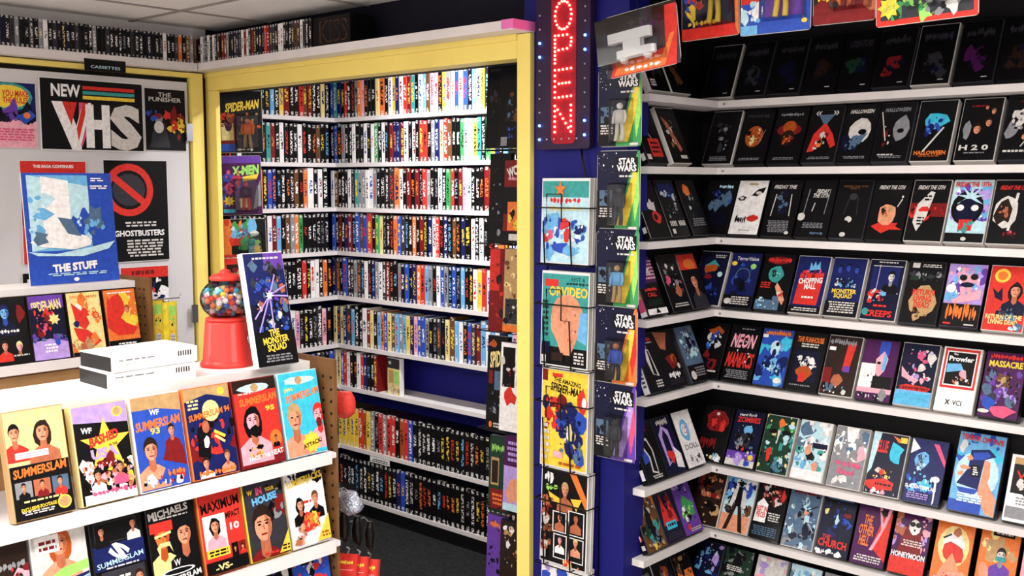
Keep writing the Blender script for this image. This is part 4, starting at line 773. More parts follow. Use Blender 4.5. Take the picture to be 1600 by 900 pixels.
poster(226, 290, 139, 236, ('K', [('t', 'THE\nPUNISHER', .5, .87, .8, .15, 'w', 0, 0), ('p', [(.1, .05), (.2, .4), (.35, .55), (.5, .42), (.6, .05)], 'd'), ('e', .33, .52, .1, .08, 'g'), ('e', .33, .38, .12, .1, 'w'), ('s', .5, .2, .95, .6, ['o', 'Y', 'e', 'R', 'K'], 14, .09), ('s', .05, .5, .3, .65, ['B', 'e'], 4, .08)]), 'narrow black poster with pale emblem next to the door edge')
poster(33, 137, 251, 412, ('e', [('r', 0, .6, 1, 1, 'R'), ('t', 'THE SAGA CONTINUES', .5, .95, .62, .03, 'W'), ('p', [(.05, .4), (.15, .7), (.4, .85), (.8, .6), (.6, .4)], 'K'), ('r', 0, 0, 1, .38, 'R'), ('s', .1, .4, .4, .7, ['K', 'H', 'e'], 6), ('t', 'RE', .14, .18, .14, .05, 'W')]), 'red poster with black shape partly behind the blue poster')
poster(163, 263, 250, 409, ('K', [('o', .38, .71, .39, .1, 'R'), ('e', .38, .71, .26, .16, 'd'), ('l', .14, .84, .62, .58, .1, 'R'), ('t', 'GHOSTBUSTERS', .53, .28, .8, .06, 'W'), ('k', .3, .34, .8, .4, 2, 'w'), ('k', .3, .04, .9, .22, 6, 'w')]), 'black poster with a barred red ring and white lettering on the door')
poster(37, 60, 427, 520, ('K', [('r', .3, .8, .9, .9, 'w')]), 'black poster low on the door peeking beside the blue poster', 0, .0345, None)
poster(190, 265, 416, 560, ('K', [('r', 0, .88, 1, 1, 'R'), ('k', .2, .9, .7, .98, 1, 'e'), ('s', .0, .55, .9, .85, ['W', 'w', 'K', 'N', 'R'], 16, .13)]), 'black poster with red top band low on the door')

# ------------------------------------------------------------------ display racks (pegboard ends, sloped white lips)
GX = -1.885; GT = E - .412; GY1 = 1.479
def pegs(parent, x0, x1, z0, z1, y):
    hm = Mesh(); s = .028; z = z0 + .02
    while z < z1 - .01:
        x = x0 + .018
        while x < x1 - .01:
            hm.tube([(x, y, z), (x, y - .0012, z)], .0035, 8); x += s
        z += s
    o = hm.obj('peg_holes', M['hole'], parent); o['kind'] = 'stuff'
def rack(name, X, y0, y1, top, depth, levels, label):
    r_ = empty(name, (X - depth / 2, (y0 + y1) / 2, 0)); tag(r_, label, 'display rack'); ox, oy = X - depth / 2, (y0 + y1) / 2
    B('top', M['white'], X - depth - ox, X - .08 - ox, y0 - oy, y1 - oy, top - .02, top, r_)
    e = B('end_panel', M['wood'], X - depth - ox, X + .008 - ox, y1 + .001 - oy, y1 + .009 - oy, 0, top + .012, r_)
    pegs(e, .02, depth / 2 + .004, .35, top, -.004)
    B('back_panel', M['brown'], X - depth - ox, X - depth + .015 - ox, y0 - oy, y1 - oy, 0, top - .021, r_)
    for k, (z, xx) in enumerate(levels):
        B('shelf', M['shelf'], X - depth + .016 - ox, xx - ox, y0 - oy, y1 - oy, z - .012, z, r_)
        B('lip', M['shelf'], xx + .001 - ox, xx + .008 - ox, y0 - oy, y1 - .018 - oy, z - .022, z + .006, r_)
    return r_
z1_ = onX(516, 709, GX + .012).z
LV = [(z1_, GX + .012), (z1_ - .205, GX + .022), (z1_ - .41, GX + .03), (z1_ - .61, GX + .03), (z1_ - .81, GX + .03)]
g1 = rack('display_rack', GX, .25, GY1, GT, .26, LV, 'white wrestling tape display rack with brown pegboard end')
def wrest(i):
    belt = [('b', .5, .9, .38, .05, 'c', 12, .15), ('e', .5, .9, .09, .05, 'T')]
    return [
     ('tan cover with two men above black title band', ('y', [('f', .15, .8, .16, 'S', 'K', 'R', True, False), ('f', .62, .78, .2, 'S', 'H', 's', True, True), ('r', 0, .36, 1, .5, 'K'), ('t', 'SUMMERSLAM', .5, .44, .9, .085, 'O', 3, 1, .1), ('r', .12, .56, .68, .62, 'W'), ('k', .14, .57, .66, .61, 2, 'm'), ('r', 0, 0, 1, .36, 'K'), ('r', .05, .2, .33, .35, 'g'), ('r', .36, .2, .64, .35, 's'), ('r', .67, .2, .95, .35, 'u'), ('f', .19, .3, .07, 'S', 'K', 'K'), ('f', .5, .3, .07, 'S', 'H', 'e'), ('f', .8, .3, .08, 'S', 'H', 'R'), ('t', 'EXCLUSIVE FOOTAGE', .4, .1, .6, .035, 'Y', 3), ('k', .1, .04, .65, .08, 2, 'w'), ('k', .1, .15, .8, .18, 1, 'y'), ('e', .83, .1, .12, .065, 'Y'), ('e', .83, .1, .095, .05, 'T')]), 'T'),
     ('black cover with yellow star under a lilac band', ('p', [('p', [(0, 0), (0, .84), (1, .78), (1, 0)], 'K'), ('e', .82, .9, .1, .055, 'Y'), ('e', .82, .9, .07, .04, 'T'), ('t', 'WF', .22, .75, .2, .06, 'W', -5), ('*', .55, .58, .48, 'Y', 5, .4), ('t', 'BASHED', .52, .65, .56, .1, 'R', 12, 2, .2), ('t', 'IN THE', .68, .57, .16, .03, 'K', 8), ('t', 'USA', .5, .5, .5, .11, 'p', 3, 2), ('s', .05, .12, .95, .42, ['S', 's', 'W', 'K', 'e', 'm', 'Y', 'K'], 34, .09), ('f', .3, .28, .1, 'S', 'H', 'W'), ('f', .72, .33, .1, 'S', 'H', 'M'), ('r', .02, .0, .98, .1, 'W'), ('q', .55, .1, .75, .05, 'M')]), 'y'),
     ('blue cover with bare-shouldered man under orange title', ('B', [('p', [(0, .86), (0, 1), (1, 1), (1, .8), (.5, .86)], 'T'), ('t', 'WF', .45, .82, .2, .06, 'W', -4), ('t', 'SUMMERSLAM', .5, .7, .92, .1, 'O', 4, 1, .1), ('t', '93', .42, .62, .2, .07, 'Y'), ('f', .75, .6, .12, 'S', 'H', 'e', True), ('p', [(.5, .3), (.65, .5), (.95, .42), (.98, .2)], 'e'), ('f', .28, .42, .24, 'S', 'H', 'S', True), ('s', .05, .04, .9, .13, ['W', 'B', 'R', 'K'], 9, .08), ('q', .74, .14, .36, .07, 'O')]), 'W'),
     ('blue yellow cover with dark crouching figures and bright disc', ('N', [('p', [(0, .86), (0, 1), (1, 1), (1, .84), (.5, .92)], 'T'), ('e', .82, .93, .08, .045, 'Y'), ('k', .04, .76, .3, .88, 3, 'y'), ('s', .0, .3, 1, .65, ['e', 'R', 'N', 'K'], 11, .18), ('e', .54, .73, .19, .12, 'y'), ('t', 'SUMMERSLAM 94', .5, .7, .92, .075, 'O', 6, 1, .1), ('p', [(.15, .25), (.2, .55), (.38, .62), (.48, .5), (.4, .2)], 'K'), ('e', .38, .56, .08, .07, 's'), ('l', .55, .5, .78, .42, .06, 'Y'), ('l', .55, .45, .76, .36, .05, 'y'), ('f', .76, .2, .11, 'S', 't', 'S'), ('f', .28, .16, .12, 'S', 'H', 'W'), ('b', .35, .38, .08, .07, 'W'), ('q', .5, .05, .8, .05, 'O')]), 'O'),
     ('red cover with black-haired bearded man', ('e', [('r', 0, .1, 1, .88, 'R'), ('r', 0, .86, 1, 1, 'H')] + belt + [('t', 'SUMMERSLAM', .55, .76, .88, .09, 'O', 4, 1, .1), ('t', '95', .8, .64, .22, .06, 'Y'), ('k', .1, .83, .4, .86, 1, 'w'), ('f', .36, .52, .28, 'm', 'K', 'm', True, True), ('b', .38, .4, .12, .06, 'K'), ('e', .84, .28, .14, .1, 'O'), ('f', .84, .28, .06, 's', 'K', 'K'), ('s', .2, .12, .5, .25, ['Y', 'O', 'K'], 5, .07), ('t', 'FACE THE', .4, .1, .5, .05, 'W', 4), ('t', 'HEAT', .82, .12, .28, .06, 'W', 4)]), 'e'),
     ('sky blue cover with two shouting men', ('C', belt + [('t', '1996', .22, .8, .22, .05, 'Y', 8), ('t', 'SUMMERSLAM', .55, .72, .88, .09, 'O', 8, 1, .1), ('f', .28, .45, .31, 'S', 'T', 'S', True), ('f', .9, .45, .24, 'm', 'R', 'm', True, False, 'R'), ('e', .88, .36, .07, .06, 'e'), ('*', .62, .14, .24, 'Y', 9, .75), ('t', 'ATTACK!', .64, .12, .5, .055, 'K', 12)]), 'c')][i]
y_e = [onX(x, 740, GX).y for x in (10, 124, 217, 300, 377, 449, 514)]
for i in range(6):
    dsc, spec, side = wrest(i); yc = (y_e[i] + y_e[i + 1]) / 2; wd = min(y_e[i + 1] - y_e[i] - .006, .112)
    tape(spec, (GX + .002, yc, LV[0][0]), 90, 12, 'video tape, %s, upper rack shelf' % dsc, 'tapes on the upper shelf of the pegboard rack', w=wd, h=.2 if i == 0 else .19, side=side)
row2 = [('red and black cover with metallic lettering', ('e', [('r', 0, .5, 1, 1, 'H'), ('s', 0, .1, 1, .8, ['e', 'R', 'm', 'H'], 12, .18), ('q', .6, .6, .6, .07, 'g'), ('q', .6, .75, .6, .07, 'g')]), 'K'),
        ('pale cover with long hair crossed by green bands', ('w', [('f', .5, .86, .28, 'S', 'o', 'S', True, True), ('p', [(0, .42), (.5, .58), (1, .62), (1, .52), (.5, .46), (0, .28)], 'L'), ('p', [(0, .28), (.5, .44), (1, .48), (1, .45), (.5, .38), (0, .18)], 'N'), ('p', [(0, .2), (.5, .36), (1, .44), (1, .41), (.5, .32), (0, .12)], 'b'), ('s', .2, .05, .9, .22, ['S', 's', 'Y'], 6, .12), ('r', .05, .78, .5, .97, 'W'), ('k', .1, .8, .45, .93, 2, 'e')]), 'W'),
        ('black and navy cover with white curved emblem', ('K', [('r', 0, .42, 1, .7, 'N'), ('r', .06, .72, .9, .96, 'd'), ('r', .08, .73, .88, .95, 'K'), ('f', .2, .86, .1, 'S', 'K', 'K'), ('f', .82, .88, .1, 'S', 'K', 'w'), ('t', 'S', .5, .6, .4, .16, 'W', -35, 2), ('t', 'SUMMERSLAM', .5, .5, .92, .06, 'c', 5, 0), ('k', .15, .42, .85, .45, 1, 'w'), ('r', .1, .05, .95, .4, 'd'), ('f', .3, .24, .12, 'S', 'K', 'S'), ('f', .82, .26, .13, 'S', 'H', 'S'), ('k', .42, .22, .66, .34, 2, 'w')]), 'K'),
        ('black cover with man in red headscarf beside stern man', ('K', [('t', 'MICHAELS', .45, .9, .85, .09, 'w', 4), ('k', .1, .82, .85, .85, 1, 'w'), ('r', .02, .68, .5, .8, 'R'), ('f', .26, .6, .26, 'O', 'R', 'y', True, False, 'o'), ('l', .1, .63, .45, .66, .05, 'y'), ('p', [(.12, .5), (.2, .55), (.4, .55), (.45, .42), (.38, .5), (.2, .5), (.18, .38)], 'y'), ('f', .72, .6, .27, 'S', 'K', 'K', True), ('t', 'W', .5, .28, .14, .08, 'W', 0, 0), ('e', .5, .18, .36, .04, 'W'), ('e', .5, .18, .3, .028, 'K'), ('t', 'SUMMERSLAM', .55, .09, .85, .07, 'W', 5)]), 'K'),
        ('red and white cover with long-haired man and number ten', ('R', [('t', 'MAXIMUM', .5, .83, .92, .13, 'K', 4), ('t', 'IMPACT', .76, .68, .38, .08, 'K', 4), ('r', .05, .3, .58, .72, 'W'), ('f', .32, .58, .17, 'S', 'K', 'm', True, True), ('t', '10', .78, .53, .22, .09, 'W'), ('r', .05, .2, .6, .3, 'Y'), ('k', .1, .21, .55, .29, 2, 'K'), ('r', .64, .14, .8, .32, 'K'), ('r', .82, .14, .98, .32, 'e'), ('f', .72, .25, .05, 'S', 'H', 'K'), ('f', .9, .25, .05, 'S', 'K', 'R'), ('r', 0, 0, 1, .15, 'K'), ('t', '-VS-', .4, .07, .4, .08, 'y', 3)]), 'O'),
        ('dark cover with huge upturned man\'s face and colourful title', ('d', [('s', .6, .5, 1, .9, ['g', 'd', 'e', 'K'], 9, .12), ('t', 'IN', .38, .87, .16, .1, 'M', 3, 2), ('t', 'YOUR', .66, .87, .24, .05, 'Y', 3), ('t', 'HOUSE', .5, .76, .64, .1, 'b', 6, 2), ('t', 'W', .15, .87, .14, .06, 'Y', 0), ('f', .38, .42, .42, 'S', 'H', 'e', True), ('p', [(.7, .02), (1, .02), (1, .3)], 'Y'), ('k', .78, .04, .98, .12, 2, 'K'), ('k', .3, .03, .68, .08, 1, 'R')]), 'Y'),
        ('white cover with two men under jagged yellow title', ('W', [('s', 0, .84, 1, .98, ['K', 'K', 'n'], 13, .1), ('t', 'LUMBERJACKS', .5, .86, .96, .12, 'Y', 6), ('f', .3, .55, .15, 'S', 'K', 'K', True, True), ('f', .72, .6, .15, 'S', 't', 'K', True), ('r', .4, .52, .62, .66, 'W'), ('q', .5, .57, .2, .05, 'R'), ('b', .55, .3, .28, .14, 'R'), ('s', .4, .2, .75, .4, ['O', 'R', 'S', 'Y'], 9, .08), ('p', [(.62, .02), (1, .02), (1, .36)], 'Y'), ('k', .74, .05, .98, .14, 2, 'o'), ('s', .1, .05, .35, .3, ['S', 'K', 's'], 7, .09)]), 'w')]
y_e = [onX(x, 870, GX + .01).y for x in (-38, 56, 148, 238, 320, 391, 457, 519)]
for i in range(7):
    dsc, spec, side = row2[i]; yc = (y_e[i] + y_e[i + 1]) / 2; wd = min(y_e[i + 1] - y_e[i] - .005, .108)
    tape(spec, (GX + .012, yc, LV[1][0]), 90, 12, 'video tape, %s, second rack shelf' % dsc, 'tapes on the second shelf of the pegboard rack', w=wd, h=.172, side=side)
row3 = [('dark cover with pale top', 'K', 'g'), ('black cover with grey figures', 'K', 'd'), ('brown cover with pale shapes', 't', 'w'), ('black cover with gold shapes', 'K', 'Y'), ('black cover with purple shapes', 'K', 'P'), ('red and blue cover with white streaks', 'B', 'R')]
for i, (dsc, a_, b_) in enumerate(row3):
    yc = GY1 - .06 - .113 * (5 - i)
    tape((a_, [('s', .05, .3, .95, .98, [b_, a_, 'K', 'w'], 16, .12)]), (GX + .02, yc, LV[2][0]), 90, 12, 'video tape, %s, third rack shelf' % dsc, 'tapes on the third shelf of the pegboard rack', h=.187, side='K')

# things on top of that rack: two lying white cases, gumball machine, leaning tall box
p = onZ(170, 611, GT)
for k in range(2):
    c_ = link('clamshell_case', Mesh().chamfer(-.098, .098, -.064, .064, 0, .033, .003).mesh('case', M['whiteplastic']))
    place(c_, (p.x - .066, p.y + .1 + (.004 if k else 0), GT + .0005 + k * .0340), 90 + (2 if k else -1))
    tag(c_, 'white video case lying flat, %s of the two stacked beside the gumball machine' % ('upper' if k else 'lower'), 'video case', 'stacked white cases')
    a = Art(.19, .03, 'W', 3 + k); a.ops([('k', .05, .62, .5, .8, 1, 'g'), ('k', .05, .35, .4, .5, 1, 'w')]); [a.rect(.76 + .03 * q, .5, .775 + .03 * q, .85, 'd') for q in range(6)]
    a.obj('printed_side', c_, (0, -.0646, .0015))
    o = Mesh().box(-.0985, -.0978, -.060, .060, .002, .031).obj('black_end', M['case'], c_)
gm = onZ(359, 577, GT); gx, gy_ = gm.x - .055, gm.y + .03
gb = empty('gumball_machine', (gx, gy_, GT + .0005), 40); tag(gb, 'small red gumball machine with clear globe on the pegboard rack', 'gumball machine')
Mesh().lathe([(.060, 0), (.060, .006), (.0565, .011), (.054, .014), (.047, .098), (.044, .102), (.030, .104)], 32, .12).obj('base', M['red'], gb, True)
Mesh().lathe([(.046, .1025), (.046, .108), (.036, .110)], 32).obj('collar', M['red'], gb, True)
GR = .0475; GCZ = .1505
prof = [(max(.004, 1.2 * GR * math.sin(t)), GCZ - GR * math.cos(t)) for t in [R(q) for q in range(35, 156, 10)]]
Mesh().lathe(prof, 32).obj('globe', M['clear'], gb, True)
Mesh().lathe([(.028, .1925), (.035, .194), (.035, .2), (.028, .206), (.012, .21), (.012, .215), (.004, .218)], 32).obj('lid', M['red'], gb, True)
Mesh().lathe([(.012, 0), (.012, .004)], 16).obj('coin_knob', M['steel'], gb, True).matrix_basis = Matrix.Translation((.0495, 0, .06)) @ Matrix.Rotation(R(90), 4, 'Y')
gcol = [('blue', 'B'), ('green', 'G'), ('pink', 'm'), ('orange', 'O'), ('red', 'R'), ('yellow', 'Y'), ('light blue', 'C'), ('white', 'W'), ('navy', 'N'), ('teal', 'A')]
gmat = {n_: mat('gumball_' + n_.replace(' ', '_'), C_raw(k), .25, .04, 60, coat=.4) for n_, k in gcol}
gme = {n_: Mesh().ball((0, 0, 0), .0068, 12, 8).mesh('gumball', gmat[n_], True) for n_, k in gcol}
rg = random.Random(4); done = []; gc = Vector((gx, gy_, GT + GCZ))
for rad in (GR - .0085, GR - .022):
    for tr_ in range(2600):
        v_ = Vector((rg.gauss(0, 1), rg.gauss(0, 1), rg.gauss(0, 1))).normalized() * rad
        if v_.z > .022 or v_.z < -.031 or any((Vector((v_.x * 1.2, v_.y * 1.2, v_.z)) - q).length < .0139 for q in done): continue
        v_ = Vector((v_.x * 1.2, v_.y * 1.2, v_.z)); done.append(v_); n_ = rg.choice(gcol)[0]
        o = link('gumball', gme[n_]); o.location = gc + v_
        tag(o, '%s gumball inside the clear globe of the red machine' % n_, 'gumball', 'gumballs in the red machine')
p = onZ(403, 581, GT); p2 = onZ(459, 569, GT)
tape(('n', [('r', 0, .55, 1, 1, 'N'), ('r', .5, .85, 1, 1, 'P'), ('k', .2, .94, .9, .97, 1, 'w'), ('s', .15, .5, .9, .9, ['K', 'P', 'd', 's', 'B', 'u'], 20, .09), ('s', .1, .3, .95, .55, ['K', 'N', 'B', 'u', 'w'], 16, .1)] + [('l', .5, .62, x_, y_, .035, 'p') for x_, y_ in ((.05, .42), (.12, .3), (.5, .3), (.95, .7), (.98, .6), (.7, .8))] + [('*', .5, .62, .12, 'W', 7, .4), ('r', 0, 0, 1, .3, 'K'), ('t', 'THE\nMONSTER\nSQUAD', .5, .22, .66, .2, 'Y', 4), ('k', .15, .03, .85, .1, 3, 'g')]),
     (p.x - .004, (p.y + p2.y) / 2 + .002, GT), 88, 13, 'tall dark blue video box with white edge leaning next to the gumball machine', None, w=.105, h=.258, t=.02, side='W', cat='video box', name='display_box')

# ------------------------------------------------------------------ second rack further back with tapes and the blue poster
X2 = -2.99
zt2 = onX(85, 447, X2 - .1).z; zl2 = onX(60, 568, X2).z; yE2 = onX(230, 480, X2 - .02).y
g2 = rack('display_rack', X2 - .01, .6, yE2, zt2, .25, [(zl2, X2 + .012), (zl2 - .2, X2 + .02), (zl2 - .4, X2 + .02), (zl2 - .62, X2 + .02)], 'white display rack with pegboard end behind the wrestling tapes')
B('brown_edge', M['brown'], .13, .14, -.3, .3, zl2 - .06, zl2 - .03, g2)
sp4 = [('black cover with blue face over red figures', ('K', [('f', .4, .78, .22, 'b', 'N', 'n', True, False, 'B'), ('b', .85, .75, .12, .15, 'e'), ('q', .45, .5, .6, .05, 'W'), ('f', .3, .28, .15, 'S', 'H', 'R'), ('f', .7, .25, .15, 'm', 'y', 'K'), ('k', .5, .1, .95, .14, 1, 'w')])),
       ('purple night cover with arched cream title', ('P', [('r', 0, .3, 1, .8, 'n'), ('t', 'SPIDER-MAN', .5, .84, .85, .16, 'y', 5), ('s', .15, .4, .6, .75, ['M', 'R', 'e', 'n'], 12, .11), ('*', .68, .62, .18, 'y', 7, .6), ('p', [(.0, .0), (.0, .28), (.5, .32), (1, .25), (1, 0)], 'p'), ('k', .3, .1, .7, .25, 3, 'W'), ('s', 0, .28, 1, .36, ['u', 'P', 'B'], 7, .08)])),
       ('cream cover with leaping red figure', ('y', [('s', .3, .5, 1, .9, ['W', 'y', 'O'], 8, .2), ('t', 'SPIDER-MAN', .5, .93, .8, .045, 'O', 0, 0), ('p', [(.1, .85), (.5, .65), (.6, .5), (.45, .4), (.2, .5)], 'R'), ('b', .5, .66, .12, .08, 'R'), ('b', .22, .5, .1, .06, 'N'), ('p', [(.1, .45), (.5, .4), (.9, .2), (.6, .1), (.2, .25)], 'R'), ('o', .82, .62, .1, .03, 'R'), ('s', .0, .03, .8, .25, ['T', 'O', 's'], 7, .14), ('r', 0, 0, 1, .05, 'K')])),
       ('red and gold cover with embracing figures', ('O', [('s', .5, .4, 1, .9, ['Y', 'O', 'y'], 8, .2), ('b', .4, .75, .28, .2, 'R'), ('p', [(.1, .9), (.0, .4), (.3, .25), (.8, .25), (.95, .35), (.6, .45), (.35, .6)], 'R'), ('f', .68, .66, .14, 'S', 'o', 'R', False), ('k', .05, .93, .9, .97, 1, 'W'), ('r', 0, 0, 1, .17, 'K'), ('k', .2, .05, .85, .13, 2, 'W')]))]
ye = [onX(x, 560, X2).y for x in (-8, 52, 113, 170, 226)]
for i, (dsc, spec) in enumerate(sp4):
    tape(spec, (X2, (ye[i] + ye[i + 1]) / 2, zl2), 90, 12, 'video tape, %s, below the blue poster' % dsc, 'tapes below the blue poster', side='K', w=min(.105, ye[i + 1] - ye[i] - .003), h=.19)
p = onX(120, 447, X2 - .13); pa, pb = onX(51, 447, X2 - .13), onX(190, 447, X2 - .13)
po = Mesh().box(-(pb.y - pa.y) / 2, (pb.y - pa.y) / 2, 0, .006, 0, .335).obj('standing_poster', M['card']); place(po, (p.x, p.y, zt2 + .002), 90, 6)
tag(po, 'blue poster board with lit white doorway standing on the rear rack', 'poster')
Art(pb.y - pa.y, .335, 'B', 9).ops([('r', .05, .3, .72, .98, 'b'), ('p', [(.05, .98), (.72, .88), (.72, .4), (.05, .3)], 'c'), ('p', [(.2, .97), (.5, .93), (.5, .35), (.2, .35)], 'W'), ('s', .05, .4, .25, .8, ['c', 'b'], 5, .1), ('s', .5, .45, .9, .6, ['b', 'c', 'u', 'B'], 12, .09), ('b', .4, .38, .32, .07, 'W', 10, .25), ('b', .15, .42, .08, .06, 'u'), ('p', [(.45, .45), (.35, .6), (.5, .58), (.6, .42)], 'u'), ('p', [(.0, .3), (.3, .27), (.7, .32), (.98, .37), (.9, .3), (.6, .24), (.1, .26)], 'c'), ('t', 'THE STUFF', .5, .15, .5, .075, 'W', 3, 2), ('k', .18, .07, .85, .1, 2, 'c'), ('e', .5, .035, .03, .018, 'W'), ('k', .74, .92, .9, .96, 2, 'W'), ('k', .74, .85, .94, .89, 2, 'W')]).obj('print', po, (0, -.0006, 0), M['poster'])
Mesh().plate([(-.04, 0), (.04, 0), (.0, .2)], .0065, .0085).obj('easel_back', M['brown'], po)
# two yellow pouches hanging at the pegboard end
for k, (a0, a1) in enumerate(((231, 255), (254, 277))):
    q0, q1 = onX(a0, 500, X2 - .05), onX(a1, 500, X2 - .05); zt_, zb_ = onX((a0 + a1) / 2, 469 + k * 2, X2 - .05).z, onX((a0 + a1) / 2, 552, X2 - .05).z
    wv = q1.y - q0.y; me_ = Mesh(); n0 = 0
    prof = [(0, .001), (.08, .004), (.3, .012), (.6, .014), (.85, .006), (1, .001)]
    for t_, d_ in prof:
        zz = t_ * (zt_ - zb_); me_.v += [(-wv / 2, 0, zz), (-wv / 4, -d_, zz), (wv / 4, -d_, zz), (wv / 2, 0, zz), (wv / 4, d_, zz), (-wv / 4, d_, zz)]
    for r_ in range(5):
        for i in range(6): me_.f.append((r_ * 6 + i, r_ * 6 + (i + 1) % 6, r_ * 6 + 6 + (i + 1) % 6, r_ * 6 + 6 + i))
    me_.f += [tuple(reversed(range(6))), tuple(range(30, 36))]
    po_ = me_.obj('snack_pouch', mat('yellow_pouch', (.93, .85, .25), .3, .2, 30, .2, coat=.4)); place(po_, (X2 - .05, (q0.y + q1.y) / 2, zb_), 90)
    tag(po_, 'shiny yellow green pouch %s the rear rack pegboard end' % ('hanging against' if k == 0 else 'hanging farther from'), 'pouch', 'yellow pouches')
    aa = Art(wv * .45, (zt_ - zb_) * .9, 'Y', k); aa.ops([('r', 0, .8, 1, 1, 'L'), ('s', .1, .5, .9, .8, ['K', 'Y', 'L'], 8, .16), ('r', .15, .1, .85, .4, 'w'), ('k', .2, .12, .8, .38, 4, 'g'), ('s', 0, .4, 1, .5, ['O', 'R'], 3, .1)]); aa.obj('print', po_, (0, -.0146, .004))
for zz in (onX(245, 468, X2 - .05).z,):
    Mesh().tube([(X2 - .05, yE2 + .02, zz), (X2 - .05, yE2 + .13, zz), (X2 - .05, yE2 + .135, zz + .012)], .0025, 6).obj('peg_hook', M['steel'], g2).location = (-g2.location.x, -g2.location.y, 0)

# ------------------------------------------------------------------ OPEN sign on the blue partition
SY = PY - .03
sx0, sx1 = onY(838, 120, SY).x, onY(922, 120, SY).x; sz0 = onY(880, 233, SY).z; sz1 = CEIL - .012
SW, SH = sx1 - sx0, sz1 - sz0
sign = empty('led_sign', ((sx0 + sx1) / 2, SY, sz0)); tag(sign, 'upright dark sign with red light dots spelling a word, blue dots around', 'sign')
Mesh().plate(rounded(SW, SH, .012), 0, .022).obj('panel', M['signpanel'], sign)
fw = SW * .46
Mesh().plate(rounded(fw, SH * .96, .02), -.0015, -.0002).obj('letter_field', M['signred'], sign).location = (SW * .02, 0, SH * .03)  # red glow around the letters, painted as a field
zof = lambda py: onY(880, py, SY).z - sz0
def dots(name, pts, m_, r=.0036):
    d_ = Mesh()
    for x, z in pts: d_.ball((x, -.004, z), r, 8, 6)
    o_ = d_.obj(name, m_, sign, True); o_['kind'] = 'stuff'; return o_
LWd = SW * .30
def letter(py0, py1, kind):
    z1, z0 = zof(py0), zof(py1); xl, xr = -LWd / 2 + SW * .02, LWd / 2 + SW * .02; H = z1 - z0; p = []
    if kind == 'O': p = [((xl + xr) / 2 + LWd / 2 * math.cos(t), (z0 + z1) / 2 + H / 2 * math.sin(t)) for t in [2 * math.pi * i / 18 for i in range(18)]]
    L_ = lambda a, b, n: [(xl + (a[0] + (b[0] - a[0]) * i / (n - 1)) * LWd, z0 + (a[1] + (b[1] - a[1]) * i / (n - 1)) * H) for i in range(n)]
    if kind == 'P': p = L_((0, 0), (0, 1), 8) + L_((.22, 1), (.75, 1), 3) + [(xr, z0 + H * .87), (xr, z0 + H * .73), (xr - .003, z0 + H * .6)] + L_((.22, .47), (.75, .5), 3)
    if kind == 'E': p = L_((0, 0), (0, 1), 6) + L_((.25, 1), (1, 1.03), 4) + L_((.25, .5), (.9, .52), 4) + L_((.25, 0), (1, .03), 4)
    if kind == 'N': p = L_((0, 0), (0, 1), 6) + L_((1, 0), (1, 1), 6) + L_((.18, .85), (.85, .15), 5)
    dots('letter_' + kind.lower(), p, M['led_red'])
letter(2, 46, 'O'); letter(55, 98, 'P'); letter(109, 152, 'E'); letter(165, 206, 'N')
ons, offs = [], []
for py, on in ((20, 0), (42, 0), (64, 1), (86, 1), (108, 0), (130, 0), (152, 0), (174, 0), (195, 1), (217, 1)):
    for sgn in (-1, 1): (ons if on else offs).append((sgn * SW * .42, zof(py - 5 * (sgn > 0))))
for q in range(-2, 3): offs.append((q * SW * .14, zof(217)))
dots('lit_border_dots', ons, M['led_blue'], .0042); dots('unlit_border_dots', offs, M['led_off'], .003)
Mesh().tube([(SW * .3, .015, 0), (SW * .33, .012, -.04), (SW * .4, .018, -.11), (SW * .45, .02, -.16)], .003, 6).obj('power_cord', M['wire'], sign, True)

